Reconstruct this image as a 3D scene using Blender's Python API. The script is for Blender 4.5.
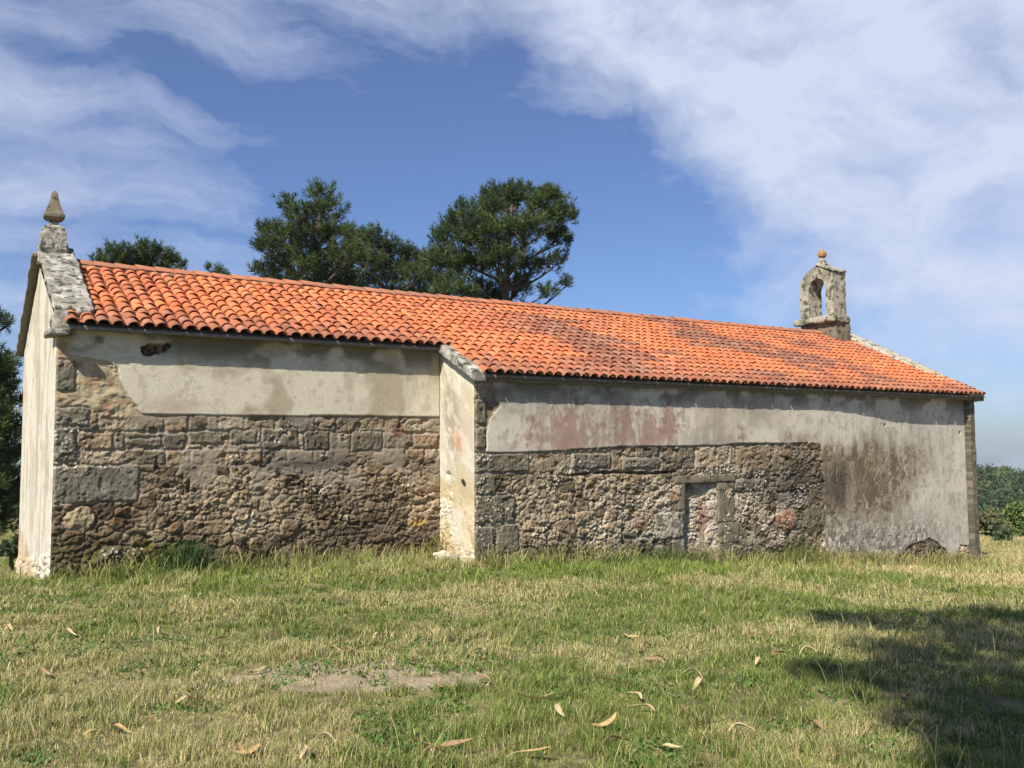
import bpy, bmesh, math, random
import numpy as np
from mathutils import Vector, noise as mn

for o in list(bpy.data.objects): bpy.data.objects.remove(o)
S = bpy.context.scene
COL = S.collection
R = math.radians

# ------------------------------------------------------------ camera
F, CX, CD, CH, YAW, PIT, ROL = 906.6, -7.245, 12.365, 1.875, .572, .068, -.006
def basis():
    s, c = math.sin(YAW), math.cos(YAW); sp, cp = math.sin(PIT), math.cos(PIT)
    fw = np.array([s*cp, c*cp, sp]); r = np.array([c, -s, 0.]); return r, np.cross(r, fw), fw
BR, BU, BF = basis()
def ray(px, py):
    x, y = px-512, py-384; s, c = math.sin(ROL), math.cos(ROL)
    x, y = x*c+y*s, -x*s+y*c
    return BF + BR*x/F - BU*y/F
cam_d = bpy.data.cameras.new('camera'); cam = bpy.data.objects.new('camera', cam_d); COL.objects.link(cam)
from mathutils import Matrix
s_, c_ = math.sin(ROL), math.cos(ROL)
XA = BR*c_ + BU*s_
YA = -BR*s_ + BU*c_
cam.matrix_world = Matrix(((XA[0], YA[0], -BF[0], CX), (XA[1], YA[1], -BF[1], -CD), (XA[2], YA[2], -BF[2], CH), (0, 0, 0, 1)))
cam_d.sensor_width = 36; cam_d.lens = F/1024*36; cam_d.clip_end = 5000; cam_d.clip_start = .05
S.camera = cam
S.render.resolution_x = 1024; S.render.resolution_y = 768

# ------------------------------------------------------------ sun, sky, exposure
SUN_EL, SUN_AZ = R(45), R(60)       # azimuth measured from -Y towards -X
SUND = np.array([-math.sin(SUN_AZ)*math.cos(SUN_EL), -math.cos(SUN_AZ)*math.cos(SUN_EL), math.sin(SUN_EL)])
sl = bpy.data.lights.new('sun', 'SUN'); sl.energy = 5.0; sl.angle = R(.55); sl.color = (1, .93, .80)
so = bpy.data.objects.new('sun', sl); COL.objects.link(so)
so.rotation_euler = Vector(SUND).to_track_quat('Z', 'Y').to_euler()
w = bpy.data.worlds.new('World'); S.world = w; w.use_nodes = True
nt = w.node_tree; N = nt.nodes; L = nt.links; N.clear()
def nd(t, **k):
    n = N.new(t)
    for a, b in k.items(): setattr(n, a, b)
    return n
sky = nd('ShaderNodeTexSky', sky_type='NISHITA'); sky.sun_disc = False
sky.sun_elevation = SUN_EL; sky.sun_rotation = math.atan2(SUND[0], SUND[1]) % (2*math.pi)
sky.air_density = 1.0; sky.dust_density = .6; sky.ozone_density = 3.0; sky.altitude = 300
tc = nd('ShaderNodeTexCoord')
def dirgauss(v, d, s, wgt):
    d = np.array(d)/np.linalg.norm(d)
    sub = nd('ShaderNodeVectorMath', operation='DISTANCE'); L.new(v, sub.inputs[0]); sub.inputs[1].default_value = tuple(d)
    a = nd('ShaderNodeMath', operation='DIVIDE'); L.new(sub.outputs['Value'], a.inputs[0]); a.inputs[1].default_value = s
    b = nd('ShaderNodeMath', operation='MULTIPLY'); L.new(a.outputs[0], b.inputs[0]); L.new(a.outputs[0], b.inputs[1])
    c = nd('ShaderNodeMath', operation='MULTIPLY'); L.new(b.outputs[0], c.inputs[0]); c.inputs[1].default_value = -1
    e = nd('ShaderNodeMath', operation='EXPONENT'); L.new(c.outputs[0], e.inputs[0])
    m = nd('ShaderNodeMath', operation='MULTIPLY'); L.new(e.outputs[0], m.inputs[0]); m.inputs[1].default_value = wgt
    return m.outputs[0]
# warp the direction a little, then sum cloud bodies
wn = nd('ShaderNodeTexNoise'); wn.inputs['Scale'].default_value = 3.2; wn.inputs['Detail'].default_value = 7; wn.inputs['Roughness'].default_value = .58
L.new(tc.outputs['Generated'], wn.inputs['Vector'])
ws = nd('ShaderNodeVectorMath', operation='SUBTRACT'); L.new(wn.outputs['Color'], ws.inputs[0]); ws.inputs[1].default_value = (.5, .5, .5)
wm = nd('ShaderNodeVectorMath', operation='SCALE'); L.new(ws.outputs[0], wm.inputs[0]); wm.inputs['Scale'].default_value = .15
wa = nd('ShaderNodeVectorMath', operation='ADD'); L.new(tc.outputs['Generated'], wa.inputs[0]); L.new(wm.outputs[0], wa.inputs[1])
V = wa.outputs[0]
acc = None
CLOUDS = [((.776,.46,.46), .28, 1.0), ((.84,.47,.27), .15, .45), ((.66,.60,.46), .17, .80), ((.34,.80,.50), .10, .55), ((.08,.90,.42), .24, .38), ((0.0,.98,.19), .18, .24),
          ((.479,.803,.33), .15, -.6), ((.62,.74,.26), .13, -.40), ((.53,.735,.42), .10, .55), ((.87,.47,.15), .12, .30), ((-.2,-.9,.4), .8, -.6), ((.80,.50,.38), .20, .25)]
for d, s, wg in CLOUDS:
    g = dirgauss(V, d, s, wg)
    if acc is None: acc = g
    else:
        a = nd('ShaderNodeMath', operation='ADD'); L.new(acc, a.inputs[0]); L.new(g, a.inputs[1]); acc = a.outputs[0]
cap = nd('ShaderNodeMath', operation='MINIMUM'); L.new(acc, cap.inputs[0]); cap.inputs[1].default_value = .86; acc = cap.outputs[0]
# streaky fine structure
mp = nd('ShaderNodeMapping'); mp.inputs['Rotation'].default_value = (0, .30, .55); mp.inputs['Scale'].default_value = (2.2, 6, 9)
L.new(V, mp.inputs['Vector'])
sn = nd('ShaderNodeTexNoise'); sn.inputs['Scale'].default_value = 1.5; sn.inputs['Detail'].default_value = 8; sn.inputs['Roughness'].default_value = .52
L.new(mp.outputs[0], sn.inputs['Vector'])
sm = nd('ShaderNodeMath', operation='MULTIPLY_ADD'); L.new(sn.outputs['Fac'], sm.inputs[0]); sm.inputs[1].default_value = 1.1; sm.inputs[2].default_value = -.52
a = nd('ShaderNodeMath', operation='ADD'); L.new(acc, a.inputs[0]); L.new(sm.outputs[0], a.inputs[1])
cr = nd('ShaderNodeValToRGB'); cr.color_ramp.interpolation = 'LINEAR'
cr.color_ramp.elements[0].position = .05; cr.color_ramp.elements[0].color = (0.06,)*3+(1,)
cr.color_ramp.elements[1].position = 1.4; cr.color_ramp.elements[1].color = (.97,)*3+(1,)
# fibrous cloud texture, drawn out along the wind
mp2 = nd('ShaderNodeMapping'); mp2.inputs['Rotation'].default_value = (.2, -.35, .9); mp2.inputs['Scale'].default_value = (3.5, 14, 20)
L.new(V, mp2.inputs['Vector'])
f2 = nd('ShaderNodeTexNoise'); f2.inputs['Scale'].default_value = 1.0; f2.inputs['Detail'].default_value = 9; f2.inputs['Roughness'].default_value = .6; f2.inputs['Distortion'].default_value = .15
L.new(mp2.outputs[0], f2.inputs['Vector'])
fm = nd('ShaderNodeMath', operation='MULTIPLY_ADD'); L.new(f2.outputs['Fac'], fm.inputs[0]); fm.inputs[1].default_value = 1.3; fm.inputs[2].default_value = -.65
a2 = nd('ShaderNodeMath', operation='ADD'); L.new(a.outputs[0], a2.inputs[0]); L.new(fm.outputs[0], a2.inputs[1])
L.new(a2.outputs[0], cr.inputs[0])
mx = nd('ShaderNodeMixRGB'); L.new(cr.outputs[0], mx.inputs[0])
tint = nd('ShaderNodeMixRGB', blend_type='MULTIPLY'); tint.inputs[0].default_value = 1; tint.inputs[2].default_value = (.66, .80, 1.08, 1)
L.new(sky.outputs[0], tint.inputs[1])
L.new(tint.outputs[0], mx.inputs[1]); mx.inputs[2].default_value = (6.3, 6.95, 8.6, 1)
bg = nd('ShaderNodeBackground'); bg.inputs['Strength'].default_value = .076
L.new(mx.outputs[0], bg.inputs[0])
wo = nd('ShaderNodeOutputWorld'); L.new(bg.outputs[0], wo.inputs[0])
S.view_settings.view_transform = 'Standard'; S.view_settings.look = 'None'; S.view_settings.gamma = 1
S.view_settings.exposure = 0.48
S.view_settings.use_curve_mapping = False

# ------------------------------------------------------------ numpy noise
def _h(ix, iy, seed):
    h = (ix.astype(np.int64)*374761393 + iy.astype(np.int64)*668265263 + seed*1442695041) & 0xffffffff
    h = ((h ^ (h >> 13))*1274126177) & 0xffffffff
    h = ((h ^ (h >> 15))*2246822519) & 0xffffffff
    h = h ^ (h >> 16)
    return (h & 0xffffff)/float(0xffffff)
def vn(x, y, seed=0):
    ix, iy = np.floor(x), np.floor(y); fx, fy = x-ix, y-iy
    fx = fx*fx*fx*(fx*(fx*6-15)+10); fy = fy*fy*fy*(fy*(fy*6-15)+10)
    a, b, c, d = _h(ix, iy, seed), _h(ix+1, iy, seed), _h(ix, iy+1, seed), _h(ix+1, iy+1, seed)
    return (a*(1-fx)+b*fx)*(1-fy)+(c*(1-fx)+d*fx)*fy
def fbm(x, y, seed=0, oct=4, rough=.5):
    t = 0; a = 1; n = 0
    for k in range(oct):
        t = t + a*vn(x*2**k+17.3*k, y*2**k-9.1*k, seed+k); n += a; a *= rough
    return t/n
def sst(a, b, x):
    t = np.clip((x-a)/(b-a), 0, 1); return t*t*(3-2*t)
def voro(x, y, seed, jit=.85):
    ix, iy = np.floor(x), np.floor(y)
    f1 = np.full(x.shape, 9.); f2 = np.full(x.shape, 9.); idr = np.zeros(x.shape)
    for dx in (-1, 0, 1):
        for dy in (-1, 0, 1):
            cx, cy = ix+dx, iy+dy
            px = cx+.5+(_h(cx, cy, seed)-.5)*jit; py = cy+.5+(_h(cx, cy, seed+7)-.5)*jit
            d = np.hypot(x-px, y-py); r = _h(cx, cy, seed+13)
            n = d < f1
            f2 = np.where(n, f1, np.minimum(f2, d)); idr = np.where(n, r, idr); f1 = np.where(n, d, f1)
    return f1, f2, idr
def lerp(a, b, t):
    return a+(b-a)*t
def cmix(c, d, t):
    return c + (np.asarray(d)-c)*t[..., None]

# ------------------------------------------------------------ helpers
MATS = {}
def newmat(name):
    m = bpy.data.materials.new(name); m.use_nodes = True; MATS[name] = m
    n = m.node_tree.nodes; n.clear(); return m, n, m.node_tree.links
def mat_surface(name, color=None, rough=.9, nscale=20, namp=.35, bump=.3, bscale=60, spots=None, coord='Object', translucent=0, spec=.2, second=None):
    """colour (or the mesh's own 'Col' attribute) broken up by noise, with fine bump"""
    m, n, l = newmat(name)
    out = n.new('ShaderNodeOutputMaterial'); b = n.new('ShaderNodeBsdfPrincipled')
    b.inputs['Roughness'].default_value = rough; b.inputs['Specular IOR Level'].default_value = spec
    t = n.new('ShaderNodeTexCoord')
    if color is None:
        c = n.new('ShaderNodeAttribute'); c.attribute_name = 'Col'; cs = c.outputs['Color']
    else:
        c = n.new('ShaderNodeRGB'); c.outputs[0].default_value = (*color, 1); cs = c.outputs[0]
    if second is not None:
        q = n.new('ShaderNodeTexNoise'); q.inputs['Scale'].default_value = second[1]; q.inputs['Detail'].default_value = 6; q.inputs['Roughness'].default_value = .65
        l.new(t.outputs[coord], q.inputs['Vector'])
        rr = n.new('ShaderNodeValToRGB'); rr.color_ramp.elements[0].position = second[2]; rr.color_ramp.elements[1].position = second[3]
        l.new(q.outputs['Fac'], rr.inputs[0])
        x = n.new('ShaderNodeMixRGB'); l.new(rr.outputs[0], x.inputs[0]); l.new(cs, x.inputs[1]); x.inputs[2].default_value = (*second[0], 1); cs = x.outputs[0]
    if spots is not None:
        q = n.new('ShaderNodeTexNoise'); q.inputs['Scale'].default_value = spots[1]; q.inputs['Detail'].default_value = 4
        l.new(t.outputs[coord], q.inputs['Vector'])
        rr = n.new('ShaderNodeValToRGB'); rr.color_ramp.elements[0].position = spots[2]; rr.color_ramp.elements[1].position = spots[3]
        l.new(q.outputs['Fac'], rr.inputs[0])
        x = n.new('ShaderNodeMixRGB'); l.new(rr.outputs[0], x.inputs[0]); l.new(cs, x.inputs[1]); x.inputs[2].default_value = (*spots[0], 1); cs = x.outputs[0]
    q = n.new('ShaderNodeTexNoise'); q.inputs['Scale'].default_value = nscale; q.inputs['Detail'].default_value = 6; q.inputs['Roughness'].default_value = .7
    l.new(t.outputs[coord], q.inputs['Vector'])
    mr = n.new('ShaderNodeMapRange'); mr.inputs['From Min'].default_value = .3; mr.inputs['From Max'].default_value = .7
    mr.inputs['To Min'].default_value = 1-namp; mr.inputs['To Max'].default_value = 1+namp; l.new(q.outputs['Fac'], mr.inputs[0])
    v = n.new('ShaderNodeVectorMath'); v.operation = 'SCALE'; l.new(cs, v.inputs[0]); l.new(mr.outputs[0], v.inputs['Scale'])
    l.new(v.outputs[0], b.inputs['Base Color'])
    if bump:
        q2 = n.new('ShaderNodeTexNoise'); q2.inputs['Scale'].default_value = bscale; q2.inputs['Detail'].default_value = 5; q2.inputs['Roughness'].default_value = .65
        l.new(t.outputs[coord], q2.inputs['Vector'])
        bp = n.new('ShaderNodeBump'); bp.inputs['Strength'].default_value = bump; bp.inputs['Distance'].default_value = .02
        l.new(q2.outputs['Fac'], bp.inputs['Height']); l.new(bp.outputs[0], b.inputs['Normal'])
    if translucent:
        tr = n.new('ShaderNodeBsdfTranslucent'); l.new(v.outputs[0], tr.inputs['Color'])
        ms = n.new('ShaderNodeMixShader'); ms.inputs[0].default_value = translucent
        l.new(b.outputs[0], ms.inputs[1]); l.new(tr.outputs[0], ms.inputs[2]); l.new(ms.outputs[0], out.inputs[0])
    else: l.new(b.outputs[0], out.inputs[0])
    return m
def mesh_np(name, v, f, mat, parent=None, col=None, smooth=True, nverts=4):
    """v (n,3), f (m,k) all same k -> one mesh object"""
    me = bpy.data.meshes.new(name); v = np.asarray(v, np.float32); f = np.asarray(f, np.int32)
    k = f.shape[1]
    me.vertices.add(len(v)); me.vertices.foreach_set('co', v.ravel())
    me.loops.add(f.size); me.loops.foreach_set('vertex_index', f.ravel())
    me.polygons.add(len(f)); me.polygons.foreach_set('loop_start', np.arange(0, f.size, k, dtype=np.int32))
    me.polygons.foreach_set('loop_total', np.full(len(f), k, np.int32))
    if smooth: me.polygons.foreach_set('use_smooth', np.ones(len(f), bool))
    me.update(calc_edges=True)
    if col is not None:
        a = me.color_attributes.new('Col', 'FLOAT_COLOR', 'POINT')
        c = np.ones((len(v), 4), np.float32); c[:, :3] = col; a.data.foreach_set('color', c.ravel())
    me.materials.append(mat)
    o = bpy.data.objects.new(name, me); COL.objects.link(o)
    if parent: o.parent = parent
    return o
def empty(name, loc=(0, 0, 0)):
    o = bpy.data.objects.new(name, None); COL.objects.link(o); o.location = loc; o.empty_display_size = .2; return o
def tag(o, label=None, cat=None, group=None, kind=None):
    for k, v in (('label', label), ('category', cat), ('group', group), ('kind', kind)):
        if v: o[k] = v
    return o
def grid_faces(nx, nz):
    i = np.arange((nx-1)*(nz-1)); a = i//(nz-1)*nz + i % (nz-1)
    return np.stack([a, a+nz, a+nz+1, a+1], 1)
def bm_obj(name, bm, mat, parent=None, smooth=True):
    me = bpy.data.meshes.new(name); bm.normal_update(); bm.to_mesh(me); bm.free()
    if smooth:
        for p in me.polygons: p.use_smooth = True
    me.materials.append(mat)
    o = bpy.data.objects.new(name, me); COL.objects.link(o)
    if parent: o.parent = parent
    return o
def roughen(bm, amp, scale, seed=0):
    for v in bm.verts:
        p = v.co*scale + Vector((seed*3.1, seed*1.7, seed))
        v.co += Vector((mn.noise(p), mn.noise(p+Vector((31, 0, 0))), mn.noise(p+Vector((0, 47, 0)))))*amp
def stone_box(name, x0, x1, y0, y1, z0, z1, mat, parent, cell=.06, amp=.015, seed=1, bev=.02, xf=None):
    bm = bmesh.new(); bmesh.ops.create_cube(bm, size=1)
    for v in bm.verts:
        v.co = Vector((lerp(x0, x1, v.co.x+.5), lerp(y0, y1, v.co.y+.5), lerp(z0, z1, v.co.z+.5)))
    bmesh.ops.bevel(bm, geom=bm.edges[:], offset=bev, segments=2, affect='EDGES', profile=.6)
    for ax in range(3):
        lo, hi = ((x0, x1), (y0, y1), (z0, z1))[ax]
        n = min(60, int((hi-lo-2*bev)/cell))
        for k in range(1, n):
            co = Vector((0, 0, 0)); no = Vector((0, 0, 0)); co[ax] = lerp(lo+bev, hi-bev, k/n); no[ax] = 1
            bmesh.ops.bisect_plane(bm, geom=bm.verts[:]+bm.edges[:]+bm.faces[:], plane_co=co, plane_no=no)
    roughen(bm, amp, 6, seed); roughen(bm, amp*.5, 17, seed+3)
    if xf:
        for v in bm.verts: v.co = Vector(xf(v.co))
    return bm_obj(name, bm, mat, parent, smooth=True)

# ------------------------------------------------------------ terrain height
def gz(x, y):
    x = np.asarray(x, float); y = np.asarray(y, float)
    a = np.interp(x, [-60, -30, -12, -5.8, 0, 8, 14, 26, 40, 60], [-3.5, -.9, .05, .14, 0, -.55, -1.05, -1.55, -2.1, -4])
    b = -.11*np.clip(y-1, 0, None)
    b = np.where(x < -5, b, b*np.clip(1-(x+5)/19, .15, 1)); b = np.maximum(b, -1.6)
    r = np.hypot(x-2, y)
    far = -np.clip(r-42, 0, None)*.28
    far = np.where(r > 140, -27.4-np.clip(r-420, 0, None)*.05, far)
    hump = .03*(fbm(x*.35, y*.35, 5, 3)-.5)*2
    return a+b+far+hump
def on_ground(px, py):
    d = ray(px, py); t = 2.0
    for _ in range(400):
        p = np.array([CX, -CD, CH])+d*t
        if p[2] < gz(p[0], p[1]): break
        t += .05
    return float(p[0]), float(p[1]), float(gz(p[0], p[1]))
def at(px, py, rng):            # point at horizontal range rng from the camera
    d = ray(px, py); d = d/np.hypot(d[0], d[1]); return np.array([CX, -CD, CH])+d*rng

# ------------------------------------------------------------ materials
m_wall = mat_surface('weathered_masonry', None, .95, 55, .22, .55, 90)
m_gran = mat_surface('lichen_granite', (.25, .235, .19), .95, 30, .35, .8, 40, spots=((.07, .07, .055), 9, .52, .62), second=((.52, .50, .43), 5, .45, .62))
m_pale = mat_surface('pale_coping_stone', (.44, .40, .31), .95, 20, .3, .6, 40, spots=((.10, .10, .07), 7, .55, .62))
m_grand = mat_surface('dark_granite', (.21, .18, .13), .95, 35, .35, .8, 50, spots=((.06, .06, .045), 8, .52, .66))
m_bell = mat_surface('mossy_granite', (.42, .38, .30), .95, 25, .3, .8, 40, spots=((.10, .10, .065), 7, .50, .60), second=((.24, .23, .16), 3, .48, .62))
m_tile = mat_surface('terracotta_tiles', None, .85, 45, .22, .3, 70, spots=((.20, .12, .09), 24, .60, .72))
m_soffit = mat_surface('eave_stone', (.20, .18, .14), .95, 18, .35, .5, 40)
m_orange = mat_surface('orange_lichen_stone', (.42, .22, .09), .9, 20, .4, .6, 40)
m_ground = mat_surface('soil_and_thatch', None, 1, 40, .45, .9, 60)
m_grass = mat_surface('grass_blades', None, .75, 3, .15, 0, 1, translucent=.28, spec=.25)
m_pine = mat_surface('pine_needles', None, .65, 2, .15, 0, 1, translucent=.25, spec=.3)
m_leaf = mat_surface('broad_leaves', None, .6, 2, .15, 0, 1, translucent=.25, spec=.3)
m_bark = mat_surface('pine_bark', (.13, .095, .07), .95, 14, .4, .8, 25)
m_ebark = mat_surface('eucalyptus_bark', (.32, .27, .2), .9, 6, .3, .5, 14)
m_dry = mat_surface('dry_leaf', (.58, .40, .19), .7, 30, .25, .3, 60, translucent=.15)
m_dryb = mat_surface('brown_dry_leaf', (.33, .22, .12), .7, 30, .3, .3, 60, translucent=.1)
m_wood = mat_surface('far_wood_foliage', None, .8, .5, .25, 0, 1)
m_rmort = mat_surface('ridge_mortar', (.36, .22, .14), .95, 9, .4, .5, 30)
m_dryt = mat_surface('grey_dry_leaf', (.55, .43, .25), .7, 30, .25, .3, 60, translucent=.1)
m_white = mat_surface('pale_rubble', (.58, .53, .42), .95, 25, .2, .6, 35)

# ------------------------------------------------------------ ground
def build_ground():
    rs = np.concatenate([[.0], np.geomspace(1.0, 60, 520), np.geomspace(62, 640, 50)])
    th = np.linspace(0, 2*math.pi, 1441)[:-1]
    RR, TT = np.meshgrid(rs, th, indexing='ij')
    X = CX+RR*np.sin(TT); Y = -CD+RR*np.cos(TT)
    Z = gz(X, Y)
    near = sst(60, 20, RR)
    Z = Z + near*(.03*(fbm(X*1.6, Y*1.6, 9, 3)-.5) + .02*(fbm(X*9, Y*9, 12, 3)-.5))
    n = fbm(X*.9, Y*.9, 21, 4); n2 = fbm(X*3.3, Y*3.3, 25, 4); n3 = fbm(X*14, Y*14, 27, 3)
    c = np.zeros(X.shape+(3,))+np.array([.19, .20, .065])
    c = cmix(c, [.32, .27, .13], sst(.45, .6, n)); c = cmix(c, [.07, .085, .025], sst(.5, .65, n2)*.7)
    c = cmix(c, [.11, .085, .055], sst(.5, .6, n3)*.6)
    bare = bare_mask(X, Y)
    c = cmix(c, np.array([.42, .33, .23])*(.6+.8*fbm(X*22, Y*22, 29, 3))[..., None], bare*(.7+.3*n3))
    far = sst(28, 60, RR)
    c = cmix(c, [.05, .06, .025], sst(50, 80, RR))
    dryf = sst(14, 20, RR)*(1-sst(45, 60, RR))
    c = cmix(c, [.30, .24, .11], dryf*.6)
    f = grid_faces(len(rs), len(th)).reshape(-1, 4)
    # close the fan
    nt_ = len(th); i = np.arange(len(rs)-1); a = i*nt_+nt_-1
    f2 = np.stack([a, a+nt_, (i+1)*nt_, i*nt_], 1)
    f = np.concatenate([f, f2])[:, ::-1]
    o = mesh_np('ground', np.stack([X, Y, Z], -1).reshape(-1, 3), f, m_ground, None, c.reshape(-1, 3))
    tag(o, kind='structure'); return o
def bare_mask(X, Y):
    m = np.zeros(np.shape(X))
    for (x, y, a, b, w_) in BARE:
        m = np.maximum(m, w_*np.exp(-(((X-x)/a)**2+((Y-y)/b)**2)))
    m = m*(.25+1.5*fbm(np.asarray(X)*9, np.asarray(Y)*9, 43, 3)) + (fbm(np.asarray(X)*3.5, np.asarray(Y)*3.5, 41, 3)-.5)*.75
    return sst(.36, .70, m)
BARE = []
for px, py, a, b, w_ in ((350, 678, .72, .50, 1.3), (290, 676, .50, .40, 1.25), (420, 682, .50, .34, 1.15), (270, 690, .3, .2, .6), (500, 672, .35, .18, .45), (130, 690, .4, .3, .42), (640, 700, .4, .3, .35)):
    g = on_ground(px, py); BARE.append((g[0], g[1], a, b, w_))
build_ground()

# ------------------------------------------------------------ chapel
LN, LC, DS, ZN, SL, YR = 13.97, 5.83, 1.14, 2.903, .503, 3.568
ZNR, SLR = ZN+.13, .503-.13/3.568      # plane that carries the tiles
ZR = ZN+SL*YR; OV = .24
chapel = empty('chapel', (0, 0, 0))
tag(chapel, 'long old stone chapel with orange tiled roof and patchy plaster walls', 'chapel')

STONES = np.array([[.23, .18, .12], [.17, .14, .10], [.29, .235, .16], [.21, .155, .095], [.13, .11, .08], [.33, .27, .185], [.26, .185, .12]])
def palette(idr, pal=STONES):
    return pal[np.minimum((idr*len(pal)).astype(int), len(pal)-1)]
def rubble(X, Z, seed, sx=.31, sz=.19):
    """returns height, colour of irregular rubble masonry"""
    wx = (fbm(X*3.1, Z*3.1, seed+50, 3)-.5)*1.1; wz = (fbm(X*3.1, Z*3.1, seed+60, 3)-.5)*1.1
    f1, f2, r = voro(X/sx+wx, Z/sz+wz, seed); e = f2-f1
    g1, g2, q = voro(X/(sx*.42)+wx*1.5, Z/(sz*.5)+wz*1.5, seed+3); e2 = g2-g1
    sm_ = sst(.52, .60, fbm(X*1.7, Z*1.7, seed+70, 3))       # small-stone areas
    stone = lerp(sst(.03, .22, e), sst(.05, .32, e2)*.8, sm_); idr = np.where(sm_ > .5, q, r)
    rough = fbm(X*11, Z*11, seed+80, 4, .6); fine = fbm(X*34, Z*34, seed+90, 2, .6)
    lump = fbm(X*3.2, Z*3.8, seed+95, 3)
    smear = sst(.50, .60, fbm(X*2.6, Z*3.4, seed+75, 5, .6)); stone = stone*(1-.5*smear)
    h = .040*sst(0, .8, stone)*(.35+.85*idr) + .046*(rough-.5) + .028*(fine-.5) + .03*(lump-.5)
    pit = sst(.60, .72, fbm(X*8, Z*12, seed+100, 3))*(1-stone*.5)
    h = h-.045*pit
    c = palette(idr)*(.85+.75*fbm(X*5, Z*5, seed+110, 4))[..., None]
    mort = np.array([.50, .44, .34]); c = cmix(c, mort, (1-stone)*1.0*sst(.30, .46, fbm(X*2.5, Z*2.5, seed+120, 3))); c = cmix(c, np.array([.40, .335, .25])*(.8+.4*fine)[..., None], smear*.6)
    c = cmix(c, [.50, .44, .35], sst(.55, .64, fbm(X*8+3+.6*fbm(X*3, Z*3, seed+133, 3), Z*11, seed+130, 5, .62))*.6)
    c = cmix(c, [.085, .075, .055], sst(.56, .70, fbm(X*2.2, Z*2.2, seed+140, 4))*.4)
    c = cmix(c, [.07, .06, .045], pit*.5)
    return h, c
def coursed(X, Z, seed, rows, wid=.42):
    X0_, Z0_ = X, Z; X = X+.03*(fbm(X0_*4, Z0_*4, seed+31, 4, .6)-.5)*2; Z = Z+.03*(fbm(X0_*3.4, Z0_*4, seed+32, 4, .6)-.5)*2
    """roughly squared blocks in courses between the given row heights"""
    rows = np.array(rows); zw = Z + .012*(fbm(X*2, Z*2, seed, 2)-.5)*2
    k = np.clip(np.searchsorted(rows, zw)-1, 0, len(rows)-2); z0, z1 = rows[k], rows[k+1]
    u = X/wid + _h(k.astype(float), k*0., seed)*7 + (vn(X*1.3, k*5.3, seed+2)-.5)*.9
    i = np.floor(u); fx = u-i; r = _h(i, k.astype(float), seed+5)
    ex = np.minimum(fx, 1-fx)*wid; ez = np.minimum(zw-z0, z1-zw)
    e = np.minimum(ex, ez)+.012*(fbm(X*16, Z*16, seed+8, 3)-.5)
    st = sst(.012, .032, e)
    pock = fbm(X*13, Z*13, seed+9, 4, .7)
    h = .030*st*(.4+.7*r)+.055*(pock-.5)-.01-.035*sst(.58, .70, fbm(X*7, Z*9, seed+19, 4))
    c = palette(r)*(.85+.8*fbm(X*7, Z*7, seed+11, 4))[..., None]
    c = cmix(c, [.36, .30, .23], (1-st)*.8)
    c = cmix(c, [.30, .22, .14], sst(.55, .7, fbm(X*3, Z*3, seed+12, 3))*.5)
    return h, c, st
def ashlar(X, Z, h, c, x0, x1, z0, z1, col=(.155, .135, .095), ht=.035, seed=0, soft=.02):
    xx = X+.035*(fbm(X*7, Z*7, seed+3, 4, .6)-.5)*2; zz = Z+.035*(fbm(X*7+9, Z*7, seed+4, 4, .6)-.5)*2
    e = np.minimum(np.minimum(xx-x0, x1-xx), np.minimum(zz-z0, z1-zz))
    m = sst(0, soft, e); j = sst(-.03, -.005, e)*(1-m)
    n = fbm(X*24, Z*24, seed+int(x0*37+z0*91) % 97, 3, .6)
    h2 = lerp(h, ht+.024*(n-.5)+.010*(fbm(X*60, Z*60, seed+9, 2)-.5)-.02*sst(.6, .7, fbm(X*9, Z*9, seed+8, 3)), m)-.02*j*(h > .0)
    c = cmix(c, [.36, .32, .25], j*.7)
    cc = np.array(col)*(.55+.95*fbm(X*9, Z*9, seed+6, 4))[..., None]; cc = cmix(cc, [.27, .23, .17], sst(.56, .66, fbm(X*4, Z*5, seed+7, 4))*.6)
    return h2, c*(1-m[..., None])+cc*m[..., None]
def rag(X, Z, seed, a=.03, s=6):
    return (fbm(X*s, Z*s, seed, 4, .6)-.5)*2*a

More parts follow.
